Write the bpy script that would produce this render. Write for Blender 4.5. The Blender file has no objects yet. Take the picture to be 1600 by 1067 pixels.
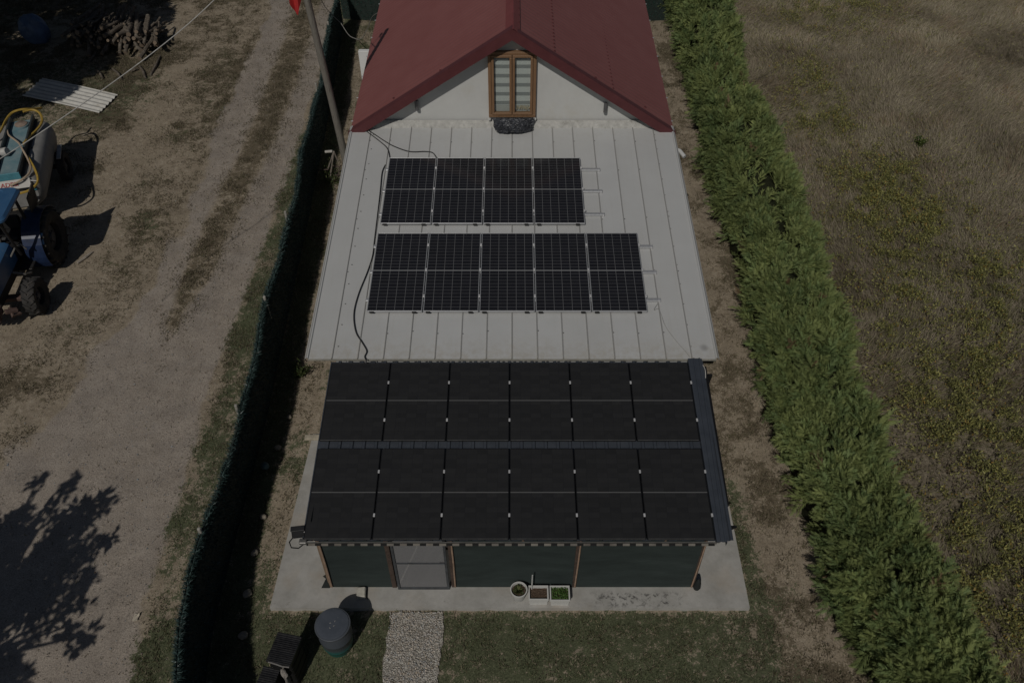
import bpy, math, random
import numpy as np
from mathutils import Vector, Matrix, Euler

random.seed(7)
RNG = np.random.default_rng(11)
S = bpy.context.scene
COL = S.collection
R = math.radians

# ------------------------------------------------------------------ camera
CAM_H = 14.25
FPX = 1290.0                      # focal length in photo pixels (1600 wide)
cam = bpy.data.cameras.new('camera')
cam.lens = FPX / 1600 * 36.0
cam.sensor_width = 36.0
cam.clip_start = 0.1
cam.clip_end = 2000
cam_o = bpy.data.objects.new('camera', cam)
COL.objects.link(cam_o)
cam_o.location = (0, 0, CAM_H)
cam_o.rotation_euler = (R(45), 0, 0)
S.camera = cam_o

# ------------------------------------------------------------------ light
SX, SY = 0.31, 0.92               # shadow run per metre of height
W = bpy.data.worlds.new('World')
S.world = W
W.use_nodes = True
nt = W.node_tree
sky = nt.nodes.new('ShaderNodeTexSky')
sky.sky_type = 'NISHITA'
sky.sun_disc = False
sky.sun_elevation = R(45.9)
sky.sun_rotation = R(198.6)
bg = nt.nodes['Background']
nt.links.new(sky.outputs[0], bg.inputs[0])
bg.inputs[1].default_value = 0.05
sun = bpy.data.lights.new('sun', 'SUN')
sun.energy = 5.0
sun.angle = R(0.5)
sun.color = (1.0, 0.95, 0.88)
sun_o = bpy.data.objects.new('sun', sun)
COL.objects.link(sun_o)
sun_o.location = (-10, -30, 30)
sun_o.rotation_euler = Vector((SX, SY, -1)).to_track_quat('-Z', 'Y').to_euler()
S.view_settings.view_transform = 'Standard'
S.view_settings.look = 'None'
S.view_settings.exposure = -1.7
S.view_settings.gamma = 1.0


# ------------------------------------------------------------------ helpers
def ray(x, y):
    dx, dy = x - 800.0, y - 533.5
    c = math.sqrt(0.5)
    return dx, (FPX - dy) * c, -(FPX + dy) * c


def at(x, y, z=0.0):              # survey helper: photo point -> place at height z
    d = ray(x, y)
    s = (z - CAM_H) / d[2]
    return Vector((d[0] * s, d[1] * s, z))


def hexm(n):
    return n


class MB:
    def __init__(self):
        self.v = []
        self.f = []

    def add(self, vs, fs):
        b = len(self.v)
        self.v += [tuple(p) for p in vs]
        self.f += [tuple(b + i for i in q) for q in fs]
        return self

    def box(self, c, s, rot=None, bevel=0.0):
        hx, hy, hz = s[0] / 2, s[1] / 2, s[2] / 2
        if bevel > 0:
            b = min(bevel, hx * .9, hy * .9, hz * .9)
            pts = []
            for sx in (-1, 1):
                for sy in (-1, 1):
                    for sz in (-1, 1):
                        pts.append((sx * (hx - b), sy * (hy - b), sz * hz))
                        pts.append((sx * (hx - b), sy * hy, sz * (hz - b)))
                        pts.append((sx * hx, sy * (hy - b), sz * (hz - b)))
            import bmesh
            bm = bmesh.new()
            for p in pts:
                bm.verts.new(p)
            res = bmesh.ops.convex_hull(bm, input=bm.verts)
            bm.verts.ensure_lookup_table()
            bm.verts.index_update()
            vs = [v.co.copy() for v in bm.verts]
            fs = [[v.index for v in f.verts] for f in bm.faces]
            bm.free()
        else:
            vs = [Vector((sx * hx, sy * hy, sz * hz)) for sz in (-1, 1) for sy in (-1, 1) for sx in (-1, 1)]
            fs = [(0, 2, 3, 1), (4, 5, 7, 6), (0, 1, 5, 4), (2, 6, 7, 3), (0, 4, 6, 2), (1, 3, 7, 5)]
        if rot is not None:
            M = Euler(rot).to_matrix()
            vs = [M @ Vector(p) for p in vs]
        c = Vector(c)
        return self.add([Vector(p) + c for p in vs], fs)

    def quad(self, a, b, c, d):
        return self.add([a, b, c, d], [(0, 1, 2, 3)])

    def prism(self, poly, d):     # planar polygon extruded by vector d
        n = len(poly)
        d = Vector(d)
        vs = [Vector(p) for p in poly] + [Vector(p) + d for p in poly]
        fs = [tuple(range(n))[::-1], tuple(range(n, 2 * n))]
        fs += [(i, (i + 1) % n, n + (i + 1) % n, n + i) for i in range(n)]
        return self.add(vs, fs)

    def tube(self, path, r, n=6, cap=True):
        path = [Vector(p) for p in path]
        m = len(path)
        rs = r if hasattr(r, '__len__') else [r] * m
        prev = None
        vs = []
        for i, p in enumerate(path):
            t = (path[min(i + 1, m - 1)] - path[max(i - 1, 0)]).normalized()
            if prev is None:
                ref = Vector((0, 0, 1)) if abs(t.z) < .9 else Vector((1, 0, 0))
                u = t.cross(ref).normalized()
            else:
                u = (prev - t * prev.dot(t)).normalized()
            prev = u
            w = t.cross(u)
            for k in range(n):
                a = 2 * math.pi * k / n
                vs.append(p + (u * math.cos(a) + w * math.sin(a)) * rs[i])
        fs = []
        for i in range(m - 1):
            for k in range(n):
                fs.append((i * n + k, i * n + (k + 1) % n, (i + 1) * n + (k + 1) % n, (i + 1) * n + k))
        if cap:
            fs.append(tuple(range(n))[::-1])
            fs.append(tuple((m - 1) * n + k for k in range(n)))
        return self.add(vs, fs)

    def lathe(self, prof, n=24, M=None, close=False):  # prof (r,z)
        vs, fs = [], []
        m = len(prof)
        for k in range(n):
            a = 2 * math.pi * k / n
            for r, z in prof:
                p = Vector((r * math.cos(a), r * math.sin(a), z))
                vs.append(M @ p if M else p)
        for k in range(n):
            k2 = (k + 1) % n
            for i in range(m - 1 + (1 if close else 0)):
                j = (i + 1) % m
                fs.append((k * m + i, k2 * m + i, k2 * m + j, k * m + j))
        if not close:
            if prof[0][0] > 1e-6:
                fs.append(tuple(k * m for k in range(n))[::-1])
            if prof[-1][0] > 1e-6:
                fs.append(tuple(k * m + m - 1 for k in range(n)))
        return self.add(vs, fs)

    def rot(self, e, c=(0, 0, 0)):
        M = Euler(e).to_matrix()
        self.v = [tuple(M @ Vector(p) + Vector(c)) for p in self.v]
        return self

    def build(self, name, mat, parent=None, world=False, smooth=False):
        vs = self.v
        if parent is not None and world:
            o = parent.matrix_basis.inverted()
            vs = [tuple(o @ Vector(p)) for p in vs]
        me = bpy.data.meshes.new(name)
        me.from_pydata(vs, [], self.f)
        me.update()
        if smooth:
            me.polygons.foreach_set('use_smooth', [True] * len(me.polygons))
            try:
                me.set_sharp_from_angle(angle=R(40))
            except Exception:
                pass
        return link(name, me, mat, parent)


def link(name, me, mat, parent=None):
    o = bpy.data.objects.new(name, me)
    COL.objects.link(o)
    if mat:
        me.materials.append(mat)
    if parent is not None:
        o.parent = parent
    return o


def npmesh(name, V, F, mat, parent=None, col=None, smooth=False):
    """V (n,3), F (m,k) constant-k faces, numpy"""
    V = np.ascontiguousarray(V, np.float32)
    F = np.ascontiguousarray(F, np.int32)
    me = bpy.data.meshes.new(name)
    me.vertices.add(len(V))
    me.vertices.foreach_set('co', V.ravel())
    k = F.shape[1]
    me.loops.add(F.size)
    me.loops.foreach_set('vertex_index', F.ravel())
    me.polygons.add(len(F))
    me.polygons.foreach_set('loop_start', np.arange(0, F.size, k, dtype=np.int32))
    me.polygons.foreach_set('loop_total', np.full(len(F), k, np.int32))
    if smooth:
        me.polygons.foreach_set('use_smooth', np.ones(len(F), bool))
    me.update(calc_edges=True)
    if col is not None:
        ca = me.color_attributes.new('Col', 'FLOAT_COLOR', 'POINT')
        c = np.ones((len(V), 4), np.float32)
        c[:, :col.shape[1]] = col
        ca.data.foreach_set('color', c.ravel())
    return link(name, me, mat, parent)


def tag(o, label=None, cat=None, group=None, kind=None):
    if label:
        o['label'] = label
    if cat:
        o['category'] = cat
    if group:
        o['group'] = group
    if kind:
        o['kind'] = kind
    return o


def thing(name, label, cat, loc=(0, 0, 0), rot=(0, 0, 0), group=None):
    o = bpy.data.objects.new(name, None)
    COL.objects.link(o)
    o.empty_display_size = 0.2
    o.location = loc
    o.rotation_euler = rot
    o.matrix_basis = Matrix.LocRotScale(Vector(loc), Euler(rot), None)
    return tag(o, label, cat, group)


def dup(root, loc, rot=None, label=None):
    r = root.copy()
    COL.objects.link(r)
    r.location = loc
    if rot is not None:
        r.rotation_euler = rot
    if label:
        r['label'] = label
    for ch in list(root.children):
        c = ch.copy()
        COL.objects.link(c)
        c.parent = r
        for g in list(ch.children):
            d = g.copy()
            COL.objects.link(d)
            d.parent = c
    return r


# ------------------------------------------------------------------ noise in numpy
_lat = {}


def vnoise(x, y, sc, seed=0):
    if seed not in _lat:
        _lat[seed] = np.random.default_rng(seed + 100).random((257, 257))
    L = _lat[seed]
    x = np.asarray(x) / sc + 57.3
    y = np.asarray(y) / sc + 31.7
    xi = np.floor(x).astype(int)
    yi = np.floor(y).astype(int)
    fx = x - xi
    fy = y - yi
    fx = fx * fx * (3 - 2 * fx)
    fy = fy * fy * (3 - 2 * fy)
    x0, x1, y0, y1 = xi % 256, (xi + 1) % 256, yi % 256, (yi + 1) % 256
    return (L[x0, y0] * (1 - fx) + L[x1, y0] * fx) * (1 - fy) + (L[x0, y1] * (1 - fx) + L[x1, y1] * fx) * fy


def fbm(x, y, sc, seed=0, o=4):
    a, t, n = 1.0, 0, 0
    for i in range(o):
        t = t + a * vnoise(x, y, sc / 2 ** i, seed + i * 7)
        n += a
        a *= .55
    return t / n


def sst(a, b, x):
    t = np.clip((np.asarray(x) - a) / (b - a), 0, 1)
    return t * t * (3 - 2 * t)


# ------------------------------------------------------------------ materials
class NM:
    def __init__(self, name, rough=.6, spec=.3, metal=0.0):
        self.m = bpy.data.materials.new(name)
        self.m.use_nodes = True
        self.t = self.m.node_tree
        self.b = self.t.nodes['Principled BSDF']
        self.b.inputs['Roughness'].default_value = rough
        self.b.inputs['Specular IOR Level'].default_value = spec
        self.b.inputs['Metallic'].default_value = metal
        self._obj = None

    def n(self, ty):
        return self.t.nodes.new(ty)

    def L(self, a, b):
        self.t.links.new(a, b)

    def put(self, sock, v):
        if hasattr(v, 'is_linked'):
            self.L(v, sock)
        elif v is not None:
            sock.default_value = v

    def obj(self):
        if self._obj is None:
            self._obj = self.n('ShaderNodeTexCoord').outputs['Object']
        return self._obj

    def math(self, op, a, b=None, c=None):
        x = self.n('ShaderNodeMath')
        x.operation = op
        for i, v in enumerate((a, b, c)):
            self.put(x.inputs[i], v)
        return x.outputs[0]

    def noise(self, scale, detail=4, rough=.6, vec=None, dist=0):
        x = self.n('ShaderNodeTexNoise')
        x.inputs['Scale'].default_value = scale
        x.inputs['Detail'].default_value = detail
        x.inputs['Roughness'].default_value = rough
        x.inputs['Distortion'].default_value = dist
        self.L(vec or self.obj(), x.inputs['Vector'])
        return x.outputs['Fac']

    def mapv(self, scale=(1, 1, 1), rot=(0, 0, 0)):
        x = self.n('ShaderNodeMapping')
        x.inputs['Scale'].default_value = scale
        x.inputs['Rotation'].default_value = rot
        self.L(self.obj(), x.inputs['Vector'])
        return x.outputs[0]

    def voro(self, scale, vec=None, feature='F1', out='Distance'):
        x = self.n('ShaderNodeTexVoronoi')
        x.feature = feature
        x.inputs['Scale'].default_value = scale
        self.L(vec or self.obj(), x.inputs['Vector'])
        return x.outputs[out]

    def ramp(self, fac, stops):
        x = self.n('ShaderNodeValToRGB')
        e = x.color_ramp.elements
        while len(e) < len(stops):
            e.new(0.5)
        for i, (p, c) in enumerate(stops):
            e[i].position = p
            e[i].color = (*c, 1) if len(c) == 3 else c
        self.L(fac, x.inputs[0])
        return x.outputs[0]

    def step(self, fac, a, b):
        x = self.n('ShaderNodeMapRange')
        x.interpolation_type = 'SMOOTHSTEP'
        self.put(x.inputs[0], fac)
        x.inputs[1].default_value = a
        x.inputs[2].default_value = b
        return x.outputs[0]

    def mix(self, f, a, b, mode='MIX'):
        x = self.n('ShaderNodeMix')
        x.data_type = 'RGBA'
        x.blend_type = mode
        self.put(x.inputs[0], f)
        for s, v in ((x.inputs[6], a), (x.inputs[7], b)):
            if isinstance(v, tuple):
                v = (*v, 1) if len(v) == 3 else v
            self.put(s, v)
        return x.outputs[2]

    def color(self, c):
        if isinstance(c, tuple):
            c = (*c, 1)
        self.put(self.b.inputs['Base Color'], c)

    def bump(self, h, strength=.4, dist=.02):
        x = self.n('ShaderNodeBump')
        x.inputs['Strength'].default_value = strength
        x.inputs['Distance'].default_value = dist
        self.L(h, x.inputs['Height'])
        self.L(x.outputs[0], self.b.inputs['Normal'])

    def sep(self, vec=None):
        x = self.n('ShaderNodeSeparateXYZ')
        self.L(vec or self.obj(), x.inputs[0])
        return x.outputs

    def attr(self, name='Col'):
        x = self.n('ShaderNodeAttribute')
        x.attribute_name = name
        return x


_simple = {}


def mat(name, c, rough=.55, metal=0.0, spec=.3, var=.25, scale=9, bump=0.0, dirt=None):
    """mottled simple material"""
    if name in _simple:
        return _simple[name]
    m = NM(name, rough, spec, metal)
    f = m.noise(scale, 5, .65)
    lo = tuple(x * (1 - var) for x in c)
    hi = tuple(min(1, x * (1 + var)) for x in c)
    k = m.ramp(f, [(.3, lo), (.7, hi)])
    if dirt:
        k = m.mix(m.step(m.noise(scale * .35, 6, .7), .52, .72), k, dirt)
    m.color(k)
    if bump:
        m.bump(m.noise(scale * 6, 3), bump, .01)
    _simple[name] = m.m
    return m.m


def leafmat(name, rough=.6, trans=.25, gain=1.0):
    m = NM(name, rough, .2)
    a = m.attr('Col').outputs['Color']
    m.color(a)
    tr = m.n('ShaderNodeBsdfTranslucent')
    m.L(a, tr.inputs[0])
    mx = m.n('ShaderNodeMixShader')
    mx.inputs[0].default_value = trans
    m.L(m.b.outputs[0], mx.inputs[1])
    m.L(tr.outputs[0], mx.inputs[2])
    m.L(mx.outputs[0], m.t.nodes['Material Output'].inputs[0])
    return m.m


M_blade = leafmat('grass_blade', .7, .2)
M_leaf = leafmat('leaf', .5, .25)
M_conifer = leafmat('conifer_leaf', .55, .2)
M_bristle = leafmat('plastic_bristle', .35, .1)


# ------------------------------------------------------------------ ground zones
def polyline(px):
    p = sorted([(at(x, y).y, at(x, y).x) for x, y in px])
    return np.array([a for a, b in p]), np.array([b for a, b in p])


ROAD_L = polyline([(445, -60), (425, 0), (395, 80), (335, 215), (290, 330), (235, 450), (180, 520), (90, 640), (-60, 790), (-200, 1067), (-260, 1300)])
ROAD_R = polyline([(545, -80), (524, 0), (497, 130), (455, 260), (405, 400), (345, 560), (310, 680), (275, 800), (235, 920), (205, 1067), (170, 1300)])
STRIP = polyline([(505, -60), (482, 0), (452, 100), (402, 230), (350, 330), (312, 420), (272, 500), (230, 600)])
FENCE = (np.array([2.0, 4.5, 5.3, 6.45, 7.23, 9.85, 12.0, 17.3, 24.0, 33.0]), np.array([-4.4, -4.98, -5.16, -5.42, -5.45, -5.46, -5.50, -5.75, -6.1, -6.75]))
HEDGE_L = polyline([(1030, 0), (1062, 100), (1085, 200), (1110, 330), (1150, 450), (1165, 540), (1200, 660), (1225, 760), (1260, 860), (1285, 960), (1340, 1060), (1390, 1200)])
HEDGE_R = polyline([(1150, 0), (1168, 100), (1205, 170), (1250, 280), (1290, 360), (1335, 500), (1375, 600), (1405, 720), (1440, 820), (1490, 900), (1540, 980), (1565, 1067), (1600, 1200)])


def ip(pl, y):
    return np.interp(y, pl[0], pl[1])


def blob(x, y, px, py, rx, ry):
    c = at(px, py)
    return np.exp(-(((x - c.x) / rx) ** 2 + ((y - c.y) / ry) ** 2))


def zones(x, y):
    """gravel, green, dead grass, straw weights on the ground plane"""
    xl, xr, xs, xf = ip(ROAD_L, y), ip(ROAD_R, y), ip(STRIP, y), ip(FENCE, y)
    hl, hr = ip(HEDGE_L, y), ip(HEDGE_R, y)
    n1, n2, n3 = fbm(x, y, 2.2, 1), fbm(x, y, .9, 2), fbm(x, y, 5.0, 3)
    wob = (n2 - .5) * .9
    road = sst(-.35, .35, x - xl + wob) * sst(-.25, .3, xr - x + wob * .6)
    sw = np.interp(y, [11, 14, 17, 20, 25, 34], [.05, .3, .5, .6, .65, .7])
    strip = np.exp(-((x - xs + wob * .25) / sw) ** 2) * sst(12.0, 17.0, y + (n1 - .5) * 6)
    gravel = road * (1 - .95 * strip)
    left = sst(.2, -.2, x - xl)
    # yard on the left: dead grass in patches, bare earth between
    dead = left * np.clip((n1 - .40) * 2.0 + (fbm(x, y, .6, 8) - .5) * 1.5 + (y - 19) * .03, .0, 1.0)
    dead = dead * (1 - .75 * blob(x, y, 40, 620, 3.0, 2.4)) * (1 - .6 * blob(x, y, 190, 420, 1.6, 2.0))
    dead = np.maximum(dead, strip * road * np.clip(.85 + (n2 - .5) * 1.2, 0, .95))
    green = left * np.clip((n3 - .36) * 1.8, 0, .55) * sst(16, 24, y)
    lane = left * np.exp(-((x - xl + .9) / 1.0) ** 2) * sst(12.5, 15.5, y)
    green = np.maximum(green, lane * np.clip(.20 + (n2 - .5) * 1.2, 0, .6))
    dead = np.maximum(dead, lane * np.clip(.5 + (n2 - .5) * 1.2, 0, .8))
    green = np.maximum(green, .45 * blob(x, y, 170, 470, 1.6, 1.3) * sst(.4, .6, n2) * left)
    # verge outside the fence
    verge = sst(-.25, .25, x - xr + wob * .6) * sst(.1, -.1, x - xf)
    green = np.maximum(green, verge * np.clip(.62 + (n2 - .45) * 1.4, 0, 1))
    dead = np.maximum(dead, left * .85 * np.maximum(blob(x, y, 10, 600, 1.6, .8), blob(x, y, 70, 690, .9, .5)))
    dead = np.maximum(dead, verge * np.clip(.55 + (n1 - .5) * 1.5, 0, 1))
    # the plot inside the fence
    plot = sst(-.1, .1, x - xf) * sst(.1, -.1, x - hr)
    front = plot * sst(7.5, 7.0, y)
    lawn = front * sst(5.4, 4.1, x + (n1 - .5) * 2.0) * np.clip(1.0 - (n2 - .5) * 1.0, 0, 1)
    lawn = lawn * (1 - .5 * sst(5.9, 5.2, y + (n1 - .5) * 1.6) * sst(-1, 3, x))
    lstrip = plot * sst(-3.8, -4.2, x) * np.clip(.35 + (n2 - .48) * 2.4, 0, 1)
    edge = plot * np.exp(-((x - 4.55) / .28) ** 2) * sst(10.8, 9.6, y) * np.clip(.75 + (n2 - .5), 0, 1)
    rstrip = plot * sst(3.6, 4.2, x)
    lawn = np.maximum(lawn, front * sst(6.75, 7.1, y) * sst(4.9, 4.5, np.abs(x)))
    green = np.maximum(green, np.maximum(lawn * .95, np.maximum(lstrip * .85, edge)))
    green = np.maximum(green, rstrip * np.clip((n2 - .5) * 1.6, 0, .45) * sst(12, 8, y))
    dead = np.maximum(dead, rstrip * np.clip(.45 + (n2 - .5) * 1.0 + (fbm(x, y, .45, 8) - .5) * 1.6, 0, .95))
    dead = np.maximum(dead, plot * sst(-3.8, -4.2, x) * .35)
    dead = np.maximum(dead, front * .40)
    foot = plot * sst(.75, .35, x - xf)  # dark grass along the fence, deepening its shadow through the ground colour
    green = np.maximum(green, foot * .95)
    hedgebase = plot * np.exp(-((x - hl) / .35) ** 2)
    green = np.maximum(green, hedgebase * .30 * sst(.4, .6, n2))
    straw = sst(-.4, .1, x - hr + .9)
    return gravel, green, dead, straw, left, plot


def weeds(x, y):
    w = np.zeros_like(x)
    for px, py, rx, ry, a in ((1410, 330, 1.7, 2.4, .95), (1450, 400, 2.0, 2.2, .8), (1500, 490, 1.7, 1.6, .95), (1480, 545, 2.2, 1.5, .8), (1280, 190, 1.0, 1.8, .6), (1265, 130, .9, 2.2, .4),
                              (1560, 660, 1.9, 1.5, .8), (1590, 780, 2.2, 1.6, 1), (1540, 850, 1.3, 1.0, .7), (1590, 950, 1.8, 1.2, .9), (1410, 480, 1.2, 1.2, .6),
                              (1540, 720, 2.0, 1.5, .8), (1500, 930, 1.2, 1.0, .8), (1480, 840, 1.0, 1.0, .6), (1580, 1020, 1.6, 1.0, .9), (1450, 480, 2.6, 3.0, .45), (1300, 20, 2.2, 2.0, .4), (1440, 620, 1.2, .9, .5), (1470, 760, .8, .8, .5), (1560, 1040, 1.3, .7, .6), (1380, 400, .9, 1.4, .6)):
        w = np.maximum(w, a * blob(x, y, px, py, rx, ry))
    return np.clip(w * 1.5, 0, 1) * (.30 + .75 * sst(.36, .62, fbm(x, y, .8, 21)))


def gz(x, y):
    xs = ip(STRIP, y)
    rut = -.05 * (np.exp(-((x - xs - .95) / .4) ** 2) + np.exp(-((x - xs + .95) / .4) ** 2)) * sst(10, 15, y)
    h = (fbm(x, y, 3.0, 31, 3) - .5) * .08 + rut + (fbm(x, y, .6, 35, 2) - .5) * .025
    flat = sst(5.4, 4.6, np.abs(x)) * sst(6.2, 7.0, y)          # firm flat ground under the slab and the house
    return h * (1 - flat) - .012 * flat


def ground_mat():
    m = NM('ground_soil', .95, .1)
    a = m.attr('Col')
    sp = m.n('ShaderNodeSeparateColor')
    m.L(a.outputs['Color'], sp.inputs[0])
    gravel, green, dead = sp.outputs
    straw = a.outputs['Alpha']
    nf = m.noise(26, 5, .7)
    nm = m.noise(7, 5, .65)
    nl = m.noise(.9, 4, .6)
    sc = 1.12
    dirt = m.ramp(nm, [(.28, (.192 * sc, .156 * sc, .114 * sc)), (.5, (.288 * sc, .243 * sc, .184 * sc)), (.72, (.358 * sc, .31 * sc, .245 * sc))])
    dirt = m.mix(m.step(nl, .4, .7), dirt, (.315, .266, .20), 'MIX')
    dark = m.step(m.voro(55), .2, .05)
    dirt = m.mix(m.math('MULTIPLY', dark, .35), dirt, (.10, .075, .055))
    grav = m.ramp(m.noise(60, 4, .75), [(.3, (.25, .216, .182)), (.55, (.362, .316, .268)), (.75, (.47, .415, .355))])
    grav = m.mix(m.step(m.noise(1.3, 4), .4, .68), grav, (.325, .287, .248))
    grav = m.mix(m.math('MULTIPLY', m.step(m.voro(34), .22, .08), .5), grav, (.15, .13, .115))
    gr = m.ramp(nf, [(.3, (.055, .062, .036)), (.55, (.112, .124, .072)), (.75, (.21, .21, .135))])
    dd = m.ramp(nf, [(.28, (.068, .056, .039)), (.52, (.150, .124, .085)), (.75, (.275, .235, .168))])
    ss = m.ramp(m.noise(11, 6, .72, m.mapv((1, .35, 1), (0, 0, R(-30)))), [(.28, (.115, .098, .070)), (.52, (.225, .192, .142)), (.75, (.36, .315, .235))])

    def mask(w, k=.9):
        return m.step(m.math('ADD', w, m.math('MULTIPLY', m.math('SUBTRACT', nf, .5), k)), .32, .62)
    nb = m.noise(2.6, 7, .72)
    nq = m.noise(6.5, 5, .7)

    def mask2(w):
        return m.step(m.math('ADD', m.math('MULTIPLY', w, .75), m.math('ADD', m.math('MULTIPLY', m.math('SUBTRACT', nf, .5), .9), m.math('ADD', m.math('MULTIPLY', m.math('SUBTRACT', nb, .5), .8), m.math('MULTIPLY', m.math('SUBTRACT', nq, .5), 1.5)))), .36, .50)
    c = m.mix(mask(straw, .2), dirt, ss)
    c = m.mix(mask2(dead), c, dd)
    c = m.mix(mask(gravel, .5), c, grav)
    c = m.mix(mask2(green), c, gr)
    gs = m.ramp(m.noise(38, 4, .8), [(.30, (.45, .45, .45)), (.5, (1, 1, 1)), (.72, (1.42, 1.41, 1.37))])
    gs2 = m.ramp(m.noise(1.7, 6, .7), [(.32, (.80, .79, .78)), (.65, (1.1, 1.1, 1.1))])
    c = m.mix(1.0, c, gs, 'MULTIPLY')
    c = m.mix(1.0, c, gs2, 'MULTIPLY')
    m.color(c)
    h = m.math('ADD', m.math('MULTIPLY', nf, .6), m.math('MULTIPLY', m.noise(70, 3), .5))
    m.bump(h, .55, .03)
    return m.m


M_ground = ground_mat()


def axis(lo, hi, step, far):
    a = np.arange(lo, hi + 1e-6, step)
    g = []
    d = step
    p = hi
    while p < far:
        d *= 1.5
        p += d
        g.append(p)
    q = lo
    d = step
    h = []
    while q > -far:
        d *= 1.5
        q -= d
        h.append(q)
    return np.array(h[::-1] + list(a) + g)


gx = axis(-23, 23, .11, 420)
gy = axis(2, 37, .11, 420)
GX, GY = np.meshgrid(gx, gy, indexing='ij')
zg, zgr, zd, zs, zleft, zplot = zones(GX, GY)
GZ = gz(GX, GY)
V = np.stack([GX.ravel(), GY.ravel(), GZ.ravel()], 1)
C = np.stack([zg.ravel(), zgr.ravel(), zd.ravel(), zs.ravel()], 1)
nx, ny = len(gx), len(gy)
I = np.arange(nx * ny).reshape(nx, ny)
F = np.stack([I[:-1, :-1], I[1:, :-1], I[1:, 1:], I[:-1, 1:]], -1).reshape(-1, 4)
cxy = V[F].mean(1)
fx, fy = cxy[:, 0], cxy[:, 1]
cls = np.zeros(len(F), int)
cls[(fx > ip(ROAD_L, fy)) & (fx < ip(ROAD_R, fy)) & (fy > 1) & (fy < 38)] = 1
cls[(fx > ip(FENCE, fy)) & (fx < ip(HEDGE_L, fy) + .6) & (fy > 1) & (fy < 38)] = 2
cls[(fx >= ip(HEDGE_L, fy) + .6)] = 3
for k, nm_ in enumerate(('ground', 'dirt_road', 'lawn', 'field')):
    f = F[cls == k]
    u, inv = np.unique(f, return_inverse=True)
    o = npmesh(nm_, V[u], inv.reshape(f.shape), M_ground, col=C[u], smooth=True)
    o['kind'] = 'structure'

# concrete slab
m = NM('concrete', .9, .15)
c = m.ramp(m.noise(2.2, 6, .7), [(.3, (.315, .308, .285)), (.6, (.43, .422, .397)), (.8, (.49, .48, .455))])
c = m.mix(m.math('MULTIPLY', m.step(m.noise(.8, 4), .5, .7), .5), c, (.40, .34, .27))
c = m.mix(m.math('MULTIPLY', m.step(m.noise(40, 3), .58, .7), .25), c, (.25, .235, .21))
sx_ = m.sep()
# dark mould patches along the front edge on the right
band = m.math('MULTIPLY', m.step(m.math('ABSOLUTE', m.math('SUBTRACT', sx_[0], 2.3)), 1.1, .5), m.step(m.math('ABSOLUTE', m.math('SUBTRACT', sx_[1], 7.42)), .22, .05))
spot = m.step(m.noise(9, 6, .75, dist=.6), .50, .60)
c = m.mix(m.math('MULTIPLY', m.math('MULTIPLY', band, spot), .85), c, (.07, .068, .066))
sp2 = m.math('MULTIPLY', m.step(m.noise(5, 7, .8), .60, .68), .55)
c = m.mix(m.math('MULTIPLY', sp2, m.step(sx_[1], 7.75, 7.3)), c, (.16, .145, .125))
m.color(c)
m.bump(m.noise(30, 5, .7), .25, .01)
M_conc = m.m
b = MB()
xs = np.linspace(-4.44, 4.36, 60)
top, bot = [], []
fr = [7.255 + .006 * math.sin(i * 1.7) + .012 * random.uniform(-1, 1) * .6 for i in range(60)]
poly = [(x, y, -.1) for x, y in zip(xs, fr)] + [(4.42, 11.3, -.1), (-4.34, 11.3, -.1)]
b.prism(poly, (0, 0, .2))
b.build('concrete_slab', M_conc)['kind'] = 'structure'

# white gravel path
m = NM('white_gravel', .95, .1)
cc = m.voro(38, out='Color')
sp = m.n('ShaderNodeSeparateColor')
m.L(cc, sp.inputs[0])
c = m.ramp(sp.outputs[0], [(.1, (.25, .23, .195)), (.5, (.42, .395, .345)), (.9, (.55, .525, .47))])
c = m.mix(m.math('MULTIPLY', m.step(m.noise(2.6, 5, .7), .56, .70), .7), c, (.16, .14, .10))
m.color(c)
m.bump(m.voro(38), .9, .03)
M_wg = m.m
p0, p1 = at(612, 957), at(690, 957)
p2, p3 = at(598, 1080), at(696, 1080)
N = 40
vs = []
for i in range(N + 1):
    t = i / N
    y = p0.y * (1 - t) + 3.2 * t
    l = p0.x + .03 + (y - p0.y) * .01 - .06 * math.sin(t * 9) - .02 * t + random.uniform(-.03, .03)
    r = p1.x + .04 * math.sin(t * 7 + 1) + .02 * t + random.uniform(-.03, .03)
    for k in range(7):
        x = l + (r - l) * k / 6
        vs.append((x, y, float(gz(np.array([x]), np.array([y]))[0]) + .028))
fs = [(i * 7 + k, i * 7 + k + 1, i * 7 + 8 + k, i * 7 + 7 + k) for i in range(N) for k in range(6)]
b = MB()
b.add(vs, fs)
b.build('gravel_path', M_wg, smooth=True)['kind'] = 'structure'


# ------------------------------------------------------------------ scattered fine stuff
def blades(name, P, length, width, dirs, colr, mat_, parent=None):
    """one thin triangle per blade; P base (n,3), dirs unit (n,3)"""
    n = len(P)
    side = np.cross(dirs, RNG.normal(size=(n, 3)))
    side /= np.linalg.norm(side, axis=1, keepdims=True) + 1e-9
    side *= (width / 2)[:, None]
    V = np.empty((n, 3, 3))
    V[:, 0] = P - side
    V[:, 1] = P + side
    V[:, 2] = P + dirs * length[:, None]
    Cc = np.repeat(colr, 3, 0)
    return npmesh(name, V.reshape(-1, 3), np.arange(n * 3).reshape(-1, 3), mat_, parent, Cc)


def scatter(n, x0, x1, y0, y1):
    return RNG.uniform(x0, x1, n), RNG.uniform(y0, y1, n)


def inframe(x, y, pad=60):
    d = y * .7071 + CAM_H * .7071
    dn = (-y + CAM_H) * .7071
    px = 800 + FPX * x / d
    py = 533.5 + FPX * dn / d
    return (px > -pad) & (px < 1600 + pad) & (py > -pad) & (py < 1067 + pad)


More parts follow.
